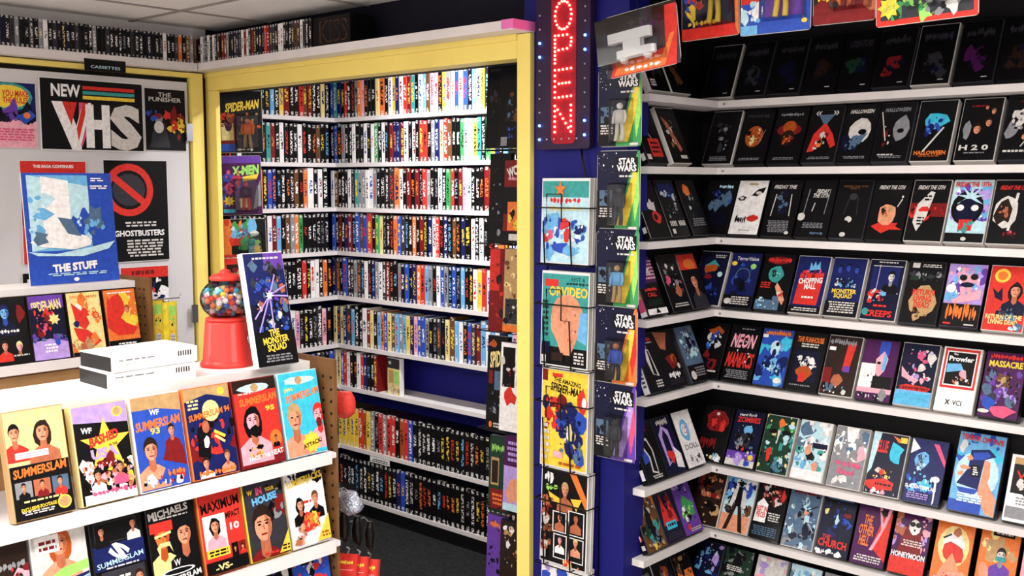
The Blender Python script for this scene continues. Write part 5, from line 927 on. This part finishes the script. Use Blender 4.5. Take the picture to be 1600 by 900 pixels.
# ------------------------------------------------------------------ comics in wire pockets on the partition
CY = PY - .055
COM = [
 (277, 415, 'pale comic with bouncing red and blue figures', ('c', [('r', 0, .8, 1, 1, 'A'), ('q', .3, .76, .26, .08, 'R'), ('q', .66, .76, .3, .07, 'R'), ('q', .5, .66, .7, .07, 'y'), ('s', .1, .1, .9, .55, ['b', 'W', 'B', 'c', 'b'], 16, .14), ('b', .5, .48, .12, .07, 'R'), ('b', .55, .33, .06, .1, 'R'), ('b', .45, .18, .2, .08, 'B'), ('b', .65, .14, .14, .08, 'b'), ('s', .75, .3, .95, .45, ['K', 'N', 'W'], 5, .07), ('*', .4, .9, .14, 'O', 5, .4), ('s', .05, .25, .25, .4, ['M', 'R'], 4, .06)])),
 (424, 577, 'green magazine with a big tan oval and yellow title', ('A', [('r', 0, .0, 1, .2, 'K'), ('r', .05, .86, .35, .94, 'R'), ('t', 'BEST &', .78, .95, .3, .04, 'D', 0, 0), ('q', .74, .9, .42, .03, 'D'), ('t', 'ORVIDEO', .57, .81, .84, .11, 'Y'), ('b', .55, .5, .36, .28, 'S', 14, .06), ('p', [(.25, .4), (.85, .4), (.65, .12), (.45, .12)], 'S'), ('s', .35, .25, .75, .7, ['s', 'm', 'o'], 14, .02), ('p', [(.85, .6), (1, .6), (1, .25), (.8, .3)], 'b'), ('r', .02, .12, .2, .25, 'n'), ('r', .02, .02, .12, .1, 'w'), ('k', .72, .03, .95, .17, 4, 'w'), ('k', .02, .3, .15, .72, 7, 'D'), ('r', .25, .05, .5, .14, 'H')])),
 (576, 736, 'yellow comic with dark blue muscular figure', ('Y', [('r', 0, .88, .12, 1, 'e'), ('r', .22, .93, .45, .97, 'R'), ('t', 'THE AMAZING', .55, .89, .6, .05, 'K', -6), ('t', 'SPIDER-MAN', .55, .81, .72, .09, 'K', -6), ('b', .88, .7, .12, .14, 'R'), ('e', .93, .7, .05, .06, 'W'), ('s', .08, .4, .45, .72, ['R', 'e', 'N', 'R'], 14, .1), ('s', .45, .12, .9, .62, ['N', 'n', 'B', 'u', 'N'], 20, .12), ('s', .55, .3, .7, .5, ['W', 'y'], 4, .06), ('b', .65, .62, .12, .06, 'N'), ('k', .02, .05, .2, .45, 6, 'w'), ('r', .3, .1, .5, .16, 'm'), ('k', .4, .02, .9, .07, 1, 'o')])),
 (733, 889, 'black wrestling magazine with four small photos', ('K', [('q', .16, .9, .2, .1, 'W'), ('q', .2, .8, .22, .06, 'L'), ('p', [(.6, 1), (.75, 1), (1, .75), (1, .62)], 'O'), ('f', .52, .8, .13, 'S', 'T', 's', True), ('p', [(.15, .75), (.4, .7), (.45, .62), (.2, .66)], 'Y'), ('p', [(.65, .72), (.9, .74), (.78, .6)], 'Y'), ('s', 0, .15, .25, .7, ['s', 'e', 't', 'w', 'K'], 16, .1), ('r', .27, .34, .58, .56, 'W'), ('r', .29, .35, .56, .55, 'K'), ('r', .62, .34, .97, .6, 'W'), ('r', .64, .35, .95, .59, 'K'), ('r', .3, .06, .6, .32, 'W'), ('r', .32, .07, .58, .31, 'K'), ('r', .64, .06, .97, .32, 'W'), ('r', .66, .07, .95, .31, 'K'), ('f', .43, .5, .08, 'S', 'K', 's'), ('f', .79, .53, .09, 's', 'K', 's'), ('f', .45, .26, .08, 'm', 'H', 'W'), ('f', .8, .27, .08, 'S', 'y', 'S'), ('r', .02, .04, .14, .12, 'w'), ('s', .4, .0, .9, .07, ['O', 'R', 'y'], 5, .07)])),
 (882, 1030, 'white and purple comic at the bottom of the column', ('W', [('s', .05, .4, .95, .95, ['P', 'W', 'R', 'B', 'p'], 18, .13)])),
]
cx0, cx1 = onY(843, 350, CY).x, onY(918, 350, CY).x
rackw = empty('wire_rack', ((cx0 + cx1) / 2, PY, 0)); tag(rackw, 'black wire wall rack holding comics on the blue partition', 'wire rack')
wr = Mesh(); xx = (cx1 - cx0) / 2 + .012
zb_all, zt_all = .35, onY(880, 281, CY).z
for sx_ in (-xx, xx): wr.tube([(sx_, -.004, zb_all), (sx_, -.004, zt_all)], .0022, 6)
wr.obj('frame', M['wire'], rackw, True)
rnd = random.Random(3)
for ci, (py0, py1, dsc, spec) in enumerate(COM):
    zt_, zb_ = onY(880, py0 + 2, CY).z, onY(880, py1 - 2, CY).z; hh = zt_ - zb_; ww = cx1 - cx0; cxm = (cx0 + cx1) / 2
    n_ = 4
    for k in range(n_):
        th = .0028; yy = CY + .004 + k * .0072
        o = Mesh().chamfer(-ww / 2, ww / 2, 0, th, 0, hh, .0008).obj('comic_book', M['paper'] if k % 2 == 0 else M['card'])
        place(o, (cxm + (.0022 * k), yy, zb_ + .0005 + rnd.uniform(0, .002)), 0, 2)
        if k == 0:
            tag(o, 'front %s, in the wire rack' % dsc, 'comic', 'comics in the wire rack')
            Art(ww - .008, hh - .012, spec[0], 40 + ci).ops(spec[1]).obj('printed_cover', o, (0, -.0006, .004))
        else: tag(o, 'bagged comic, %s behind the front %s' % (ORD[k - 1], dsc), 'comic', 'comics in the wire rack')
    # pocket wires around the stack
    pw = Mesh(); cxr = 0
    yf = CY - .008 - PY; zm = zb_ + hh * .66
    pw.tube([(-xx, -.004, zm), (-xx, yf, zm), (xx, yf, zm), (xx, -.004, zm)], .0024, 6)
    pw.tube([(-xx * .62, yf, zb_ - .004), (-xx * .68, yf, zb_ + hh * .5), (-xx * .55, yf, zb_ + hh * .5), (-xx * .55, yf, zb_ + hh * .82), (0, yf, zb_ + hh * .82), (0, yf, zb_ + hh * .5), (xx * .3, yf, zb_ + hh * .5), (xx * .38, yf, zb_ - .004)], .0024, 6)
    pw.tube([(-xx * .62, yf, zb_ - .004), (-xx * .62, -.004, zb_ - .004)], .0018, 6).tube([(xx * .38, yf, zb_ - .004), (xx * .38, -.004, zb_ - .004)], .0018, 6)
    pw.tube([(-xx, -.004, zb_ - .004), (-xx, yf, zb_ - .004), (xx, yf, zb_ - .004), (xx, -.004, zb_ - .004)], .0018, 6)
    pw.obj('pocket', M['wire'], rackw, True)

# ------------------------------------------------------------------ toys on hanging cards
def figure(parent, h, skin, cloth, legs, loc=(0, 0, 0)):
    """small plastic figure: one body mesh per colour region"""
    s = h / .1; f = Mesh()
    f.box(-.013 * s, .013 * s, -.007 * s, .007 * s, .045 * s, .08 * s, .003 * s)
    f.tube([(-.015 * s, 0, .078 * s), (-.019 * s, -.002, .06 * s), (-.017 * s, -.006 * s, .045 * s)], .0042 * s, 6)
    f.tube([(.015 * s, 0, .078 * s), (.019 * s, -.002, .06 * s), (.017 * s, -.006 * s, .045 * s)], .0042 * s, 6)
    o = f.obj('figure_torso', cloth, parent, True); o.location = loc
    l = Mesh(); l.tube([(-.007 * s, 0, .047 * s), (-.009 * s, 0, .02 * s), (-.01 * s, -.004 * s, 0)], .0055 * s, 6).tube([(.007 * s, 0, .047 * s), (.009 * s, 0, .02 * s), (.01 * s, -.004 * s, 0)], .0055 * s, 6)
    o = l.obj('figure_legs', legs, parent, True); o.location = loc
    q = Mesh(); q.ball((0, -.001, .09 * s), .0085 * s, 10, 8); o = q.obj('figure_head', skin, parent, True); o.location = loc
FM = {}
def fm(k):
    if k not in FM: FM[k] = mat('toy_plastic_' + k, C_raw(k), .35, .06, 30)
    return FM[k]
def card(name, loc, w, h, art, label, group, rz=0, tilt=0, roll=0, blister=None, fig=None, r=.008, hook=None):
    o = Mesh().plate(rounded(w, h, r), 0, .0012).obj(name, M['card']); place(o, loc, rz, tilt, roll); tag(o, label, 'toy card', group)
    seedn[0] += 1
    Art(w - .003, h - .003, art[0], seedn[0]).ops(art[1]).obj('printed_card', o, (0, -.0005, .0015))
    if blister:
        x0, z0, x1, z1, d_ = blister; x0, x1 = (x0 - .5) * w, (x1 - .5) * w; z0, z1 = z0 * h, z1 * h
        b_ = Mesh(); i_ = .006
        b_.v = [(x0, -.003, z0), (x1, -.003, z0), (x1, -.003, z1), (x0, -.003, z1), (x0 + i_, -d_, z0 + i_), (x1 - i_, -d_, z0 + i_), (x1 - i_, -d_, z1 - i_), (x0 + i_, -d_, z1 - i_)]
        b_.f = [(4, 5, 6, 7), (0, 1, 5, 4), (1, 2, 6, 5), (2, 3, 7, 6), (3, 0, 4, 7)]
        b_.obj('blister', M['clear'], o)
        if fig: figure(o, (z1 - z0) * .86, *[fm(k) for k in fig], loc=((x0 + x1) / 2, -d_ / 2 - .001, z0 + .006))
    if hook:
        Mesh().tube([(0, .0, h - .012), (0, hook, h - .012)], .0018, 6).obj('hook', M['steel'], o, True)
    return o
# column of space-toy cards at the end of the partition
KY = 2.42
stripe = {'g': ('G', 'Y', 'L'), 'o': ('O', 'Y', 'R'), 'p': ('P', 'p', 'M')}
for i, (py, k, fg, dsc) in enumerate(((131, 'g', ('W', 'w', 'w'), 'white'), (263, 'g', ('d', 'd', 'd'), 'dark grey'), (385, 'g', ('T', 'b', 'T'), 'tan and blue'), (507, 'o', ('s', 'B', 'n'), 'blue-shirted'), (627, 'p', ('d', 'd', 'K'), 'black'))):
    a, b2, c2 = stripe[k]
    x0, x1 = onY(933, 400, KY).x, onY(1000, 400, KY).x; zt_ = onY(970, py - 28, KY).z; wd = x1 - x0; hh = .224
    art = ('n', [('s', .02, .7, .45, .98, ['W'], 6, .015), ('p', [(.95, 1), (1, 1), (1, 0), (.3, 0), (.6, .3), (.72, .6)], a), ('p', [(.9, .85), (.98, .6), (.7, .05), (.45, .05), (.65, .35)], b2), ('p', [(.97, .8), (1, .4), (.9, .1), (.85, .3)], c2), ('r', .0, .0, .42, .5, 'K'), ('k', .04, .15, .36, .28, 4, 'w'), ('r', .06, .3, .36, .5, 'u'), ('s', .08, .32, .34, .48, ['K', 'n', 'd'], 4, .06),
                 ('r', .44, .73, .96, .92, 'K'), ('t', 'STAR\nWARS', .7, .825, .46, .17, 'W', 0, 1), ('k', .5, .66, .9, .7, 1, 'w'), ('r', .75, .01, .95, .04, 'w')])
    card('toy_card', ((x0 + x1) / 2, KY - .0025 * i, zt_ - hh), wd, hh, art, 'space toy card with %s figure, %s from top of the partition end' % (dsc, ORD[i]), 'toy cards at the partition end', blister=(.34, .04, .82, .6, .028), fig=fg, hook=PY - KY + .0025 * i, r=.016)
# large clear blister with a white toy in front
BY = 2.3; q0, q1 = onY(949, 70, BY), onY(1066, 70, BY); zt_, zb_ = onY(1005, 12, BY).z, onY(1005, 112, BY).z
wd, hh = q1.x - q0.x, zt_ - zb_
o = card('toy_blister', ((q0.x + q1.x) / 2, BY, zb_), wd, hh, ('d', [('r', 0, .75, 1, 1, 'H'), ('s', .1, .7, .9, .95, ['H', 'd', 'V'], 8, .1), ('p', [(.05, 0), (.95, 0), (1, .6), (1, .95), (.85, .95), (.82, .3), (.1, .16)], 'R'), ('p', [(.1, .02), (.8, .02), (.95, .5), (.9, .5), (.78, .2), (.15, .14)], 'O'), ('q', .5, .08, .5, .06, 'W')]), 'large clear toy blister with a white vehicle hanging before the partition end', None, roll=-7, blister=(.02, .14, .84, .93, .05), r=.02)
tv = Mesh(); tv.box(-.085, .05, -.035, -.012, hh * .50, hh * .66, .006).box(-.035, .02, -.033, -.014, hh * .36, hh * .50).box(-.06, .06, -.04, -.01, hh * .24, hh * .36, .01)
for xq in (-.04, .035): tv.ball((xq, -.025, hh * .23), .012, 10, 8)
tv.obj('toy_vehicle', M['whiteplastic'], o)
Mesh().tube([(0, -.002, hh - .01), (0, 0, hh + .02), (.0, .0, hh + CEIL - .006 - zt_)], .0012, 6).obj('string', M['wire'], o)
# cards hanging along the black top board
HY = 2.44
for i, (a0, a1, b_, art, fg, dsc) in enumerate((
    (1066, 1156, 60, ('O', [('r', 0, .1, 1, 1, 'n'), ('s', .02, .3, .4, .9, ['B', 'O', 'N', 'Y', 'R'], 14, .1), ('r', 0, 0, 1, .16, 'R'), ('q', .36, .22, .5, .07, 'Y'), ('p', [(.9, 1), (1, 1), (1, 0), (.95, .1)], 'O')]), ('Y', 'B', 'Y'), 'red edged toy card with yellow and blue figure'),
    (1158, 1268, 52, ('B', [('r', 0, .4, .3, 1, 'R'), ('t', 'YOGA', .14, .5, .2, .07, 'm', 0, 0), ('s', .0, .15, .3, .4, ['W', 'c', 'b'], 7, .07), ('r', .35, .2, .9, 1, 'P'), ('r', 0, 0, .25, .12, 'b'), ('e', .92, .12, .04, .03, 'Y')]), ('S', 'Y', 'Y'), 'blue and red toy card with yellow figure'),
    (1270, 1368, 36, ('e', [('s', 0, .2, 1, 1, ['R', 'e', 'O', 'H', 's'], 18, .14), ('q', .25, .35, .36, .1, 'Y'), ('r', 0, 0, 1, .12, 'e')]), ('s', 'R', 'e'), 'dark red toy card with red figure'),
    (1370, 1530, 34, ('R', [('r', .04, .06, .96, 1, 'd'), ('s', .2, .1, .6, .4, ['G', 'L', 'D'], 9, .1), ('s', .45, .1, .95, .6, ['d', 'w', 'g', 'K'], 12, .09), ('*', .13, .2, .12, 'Y', 8, .65), ('t', 'LIGHTS UP', .13, .19, .14, .05, 'G', 15, 0)]), ('w', 'G', 'g'), 'wide red framed toy card with green figure'))):
    q0, q1 = onY(a0, 30, HY), onY(a1, 30, HY); zb_ = onY((a0 + a1) / 2, b_, HY).z; wd = q1.x - q0.x; hh = CEIL - .075 - zb_
    o = card('toy_card', ((q0.x + q1.x) / 2, HY - .003 * (i % 2), zb_), wd, max(hh, .14), art, dsc + ' under the black top board', 'toy cards under the top board', roll=(-1.5, 0, 0, -1.5)[i], blister=(.32, .16, .94, .97, .03), fig=fg)
    Mesh().tube([(0, 0, max(hh, .14) - .01), (0, .06, max(hh, .14) + .005), (0, .06, CEIL - .044 - zb_)], .0018, 6).obj('hook', M['steel'], o)

# cards on the left post inside the opening
for i, (pts, art, dsc, fg) in enumerate((
    ((340, 408, 143, 238), ('K', [('t', 'SPIDER-MAN', .58, .76, .72, .15, 'Y', 8, 1, .25), ('r', .1, .12, .4, .62, 'e'), ('r', .12, .2, .38, .48, 'y'), ('s', .12, .4, .4, .62, ['R', 'o', 'K', 'V'], 8, .08), ('r', .08, .02, .4, .14, 'B'), ('s', .45, .1, .95, .65, ['o', 'V', 'T', 'K'], 10, .12), ('q', .6, .05, .3, .04, 'w')]), 'black toy card with yellow slanted title', ('S', 'O', 'T')),
    ((336, 407, 244, 336), ('V', [('r', 0, 0, .2, 1, 'K'), ('r', .2, .88, 1, 1, 'P'), ('t', 'X-MEN', .68, .76, .56, .16, 'L', 5, 2, .15), ('p', [(.3, .6), (.95, .7), (.9, .6), (.35, .54)], 'Y'), ('s', .15, .2, .6, .75, ['M', 'V', 'P', 'R', 'B'], 16, .1), ('*', .32, .24, .12, 'Y', 8, .6), ('r', .55, .12, .75, .28, 'y'), ('p', [(.82, .1), (.98, .15), (.98, .6), (.88, .4)], 'g'), ('r', .2, .04, .45, .1, 'C')]), 'purple toy card with lime green title', ('M', 'V', 'R')),
    ((346, 414, 342, 402), ('K', [('r', 0, 0, .25, 1, 'O'), ('s', .1, .3, .5, .98, ['O', 'R'], 8, .15), ('s', .25, .5, .7, .85, ['b', 'c', 'u', 'G'], 10, .1), ('b', .75, .62, .1, .09, 'w'), ('s', .5, .2, .9, .4, ['G', 'L', 'W'], 7, .1), ('*', .78, .16, .14, 'Y', 8, .65), ('r', 0, 0, 1, .07, 'R')]), 'orange and black toy card with blue shape', ('G', 'A', 'b')),
    ((352, 415, 402, 500), ('R', [('r', .1, .05, .95, .9, 'H'), ('s', .15, .1, .9, .85, ['T', 'o', 'K', 'e'], 14, .12)]), 'red and brown toy card, lowest,', ('o', 'e', 'H')))):
    a0, a1, b0, b1 = pts; YY = 2.66 - .01 * i; ctr = onY((a0 + a1) / 2, (b0 + b1) / 2, YY)
    dep = ctr.xy.dot(Vector((-.669, .743))); s_ = F / dep; wd, hh = (a1 - a0) / s_ * 1.05, (b1 - b0) / s_
    card('toy_card', (ctr.x, YY, ctr.z - hh / 2), wd, hh, art, dsc + ' hanging inside the yellow post', 'toy cards inside the yellow post', rz=58, blister=(.42, .06, .92, .62, .03), fig=fg, roll=-1)
pk = Mesh(); xk, yk = xl1 + .012, 2.645
xk = onY(352, 300, 2.68).x
pk.tube([(xk, 2.70, 0), (xk, 2.70, CEIL - .006)], .006, 8)
kk = pk.obj('hanging_strip', M['wire'], None, True); tag(kk, 'thin black rod holding toy cards inside the yellow post', 'rod')

# column of tapes and cards on a spinner rack behind the right post
SPX, SPY = onY(786, 400, 2.74).x, 2.86
spn = empty('spinner_rack', (SPX, SPY, 0)); tag(spn, 'black wire spinner rack just inside the right yellow post', 'rack')
Mesh().lathe([(.16, 0), (.16, .012), (.02, .03), (.012, .04), (.012, CEIL - .09), (.004, CEIL - .085)], 20).obj('pole', M['wire'], spn, True)
wr = Mesh()
COLS = [
 (92, 236, [(('K', [('k', .1, .85, .8, .95, 2, 'd'), ('s', .1, .2, .9, .7, ['d', 'K', 'H'], 9, .12)]), 'black box with dim lettering'), (('K', [('s', .3, .3, .8, .6, ['H', 't', 'u', 'd'], 8, .1), ('s', .3, .1, .9, .25, ['n', 'u', 'B'], 5, .1), ('r', .1, .02, .4, .12, 'g')]), 'black toy card with brown figure')]),
 (240, 384, [(('K', [('s', .2, .1, .9, .9, ['d', 'n', 'g', 'K'], 12, .1)]), 'black box with grey strokes'), (('e', [('t', 'WCW', .5, .88, .75, .12, 'W', 18), ('q', .5, .78, .6, .04, 'm'), ('r', 0, .35, 1, .68, 'K'), ('r', .2, .15, .95, .5, 'O'), ('s', .3, .2, .9, .48, ['Y', 'e', 'K', 'O'], 9, .1), ('r', 0, 0, 1, .14, 'K'), ('r', .3, .03, .9, .11, 'w')]), 'dark red box with white slanted letters')]),
 (388, 522, [(('e', [('r', .0, .5, .5, 1, 'R'), ('s', .1, .1, .9, .9, ['e', 'R', 'H'], 8, .14)]), 'red narrow box'), (('T', [('s', .1, .4, .9, .95, ['T', 'y', 't'], 8, .16), ('r', .1, .1, .8, .4, 'd'), ('s', .1, .1, .8, .4, ['g', 'K', 'w'], 6, .1), ('r', 0, 0, 1, .08, 'O')]), 'tan box with grey picture')]),
 (524, 676, [(('K', [('t', 'SPIDER', .55, .77, .85, .17, 'y', 12, 1, .2), ('b', .25, .92, .2, .04, 'o'), ('r', .1, .5, .3, .64, 'e'), ('r', .38, .44, .66, .64, 'u'), ('s', .2, .2, .8, .42, ['d', 'g', 'n', 'K'], 9, .09), ('e', .25, .07, .08, .035, 'O'), ('k', .4, .04, .9, .1, 2, 'w')]), 'black toy card with cream slanted title'), (('W', [('r', .1, .5, .7, .95, 'K'), ('b', .5, .4, .25, .1, 'R'), ('s', .1, .5, .8, .9, ['w', 'K', 'e'], 6, .1)]), 'white box with red and black shapes')]),
 (680, 800, [(('D', [('q', .4, .85, .6, .1, 'L'), ('r', .1, .35, .5, .72, 'T'), ('r', .14, .38, .46, .68, 'H'), ('r', .1, .03, .9, .3, 'e'), ('k', .2, .08, .7, .25, 3, 'O')]), 'dark green box with gold frame'), (('p', [('r', 0, .6, 1, 1, 'V'), ('k', .1, .65, .9, .95, 4, 'p'), ('b', .5, .3, .3, .2, 'S'), ('r', 0, 0, 1, .1, 'c')]), 'mauve box with pale face shape')]),
 (802, 930, [(('P', [('s', .1, .3, .9, .95, ['V', 'n', 'P', 'K'], 12, .14), ('q', .4, .88, .5, .08, 'O')]), 'deep purple box'), (('H', [('s', .1, .1, .9, .95, ['s', 'K', 'T', 'W'], 14, .12)]), 'brown box with pale figure')]),
]
for ri, (b0, b1, pair) in enumerate(COLS):
    for k, (art, dsc) in enumerate(pair):
        YY = 2.735 - .030 * k; a0, a1 = ((758, 789), (779, 809))[k]
        if ri in (1, 2, 4): a0, a1 = ((762, 790), (785, 809))[k]
        dy = 10 if k and ri % 2 else 0
        q0, q1 = onY(a0, b0, YY), onY(a1, b0, YY); zt_, zb_ = onY(a0, b0 + dy, YY).z, onY(a0, b1 - 4, YY).z
        wd = max(.098, q1.x - q0.x)
        tape(art, (q0.x + wd / 2, YY, zb_), 2, 3, '%s on the spinner rack, %s tier' % (dsc, ORD[ri]), 'boxes on the spinner rack', w=wd, h=zt_ - zb_, t=.02, side='K', cat='video box', name='display_box', lift=False)
    zz = zb_ - .004 - .0005; wr = Mesh()
    wr.tube([(-.09, -.16, zz), (.09, -.16, zz), (.09, -.06, zz), (-.09, -.06, zz), (-.09, -.16, zz)], .002, 6).tube([(0, -.16, zz), (0, 0, zz)], .002, 6).tube([(-.06, -.16, zz), (-.06, -.06, zz)], .002, 6).tube([(.05, -.16, zz), (.05, -.06, zz)], .002, 6)
    wr.obj('wire_pocket', M['wire'], spn, True)

# ------------------------------------------------------------------ goods hanging on the far side of the pegboard end, and on the floor side
HX = GX - .06
def hookrod(parent, loc, y0, y1): Mesh().tube([(0, y0, 0), (0, y1, 0), (0, y1 + .006, .01)], .002, 6).obj('peg_hook', M['steel'], parent).location = loc
def hung(name, px, py, w, h, d, material, label, rzs=0, yoff=.05, lumps=0, art=None, n=0):
    Y = GY1 + .022 + yoff; p = onY(px, py, Y)
    o = Mesh(); rr = random.Random(n); ring_ = 10
    for j in range(6):
        t_ = j / 5; k_ = math.sin(math.pi * (.12 + .8 * t_)) ** .6
        for i in range(ring_):
            a = 2 * math.pi * i / ring_; u_ = 1 + lumps * rr.uniform(-1, 1)
            o.v.append((w / 2 * k_ * u_ * math.cos(a), d / 2 * k_ * u_ * math.sin(a), h * (1 - t_)))
    for j in range(5):
        for i in range(ring_): o.f.append((j * ring_ + i, (j + 1) * ring_ + i, (j + 1) * ring_ + (i + 1) % ring_, j * ring_ + (i + 1) % ring_))
    o.f += [tuple(range(ring_)), tuple(reversed(range(5 * ring_, 6 * ring_)))]
    ob = o.obj(name, material, None, True); place(ob, (p.x, Y, p.z - h / 2), rzs); tag(ob, label, 'bag')
    Mesh().tube([(0, 0, h - .004), (-.02, 0, h + .006), (-.02, -(yoff) - .0, h + .006)], .002, 6).obj('peg_hook', M['steel'], ob)
    ob.children[0].rotation_euler = (0, 0, -R(rzs))
    return ob
hung('red_bag', 536, 632, .075, .062, .05, M['redcloth'], 'crumpled red bag hanging behind the pegboard end', 20, .06, .12, n=2)
hung('foil_bag', 546, 786, .07, .055, .05, M['silver'], 'crumpled silver foil bag hanging low behind the pegboard end', 10, .07, .25, n=5)
for k in range(3):
    hung('black_bag', 538 + 20 * k, 822 + 8 * k, .028, .075, .03, M['case'], 'glossy black packet, %s of three hanging below the foil bag' % ORD[k], 10, .06 + .045 * k, .12, n=7 + k)
for k in range(3):
    Y = GY1 + .06 + .035 * k; p = onY(538 + 17 * k, 890 + 4 * k, Y)
    o = Mesh().chamfer(-.028, .028, -.012, .012, 0, .075, .003).obj('candy_box', M['red']); place(o, (p.x, Y, p.z - .04), 35, 20)
    tag(o, 'red candy box with yellow script, %s from the pegboard end' % ORD[k], 'candy box', 'red candy boxes')
    a = Art(.05, .07, 'R', 60 + k); a.ops([('q', .5, .75, .7, .12, 'Y'), ('l', .1, .5, .9, .5, .03, 'm')]); a.obj('print', o, (0, -.0126, .002))
    Mesh().tube([(0, 0, .07), (0, .02, .085), (-.01, .03, .09)], .002, 6).obj('peg_hook', M['steel'], o)
# dim tapes beyond the pegboard end are part of the alcove side shelves
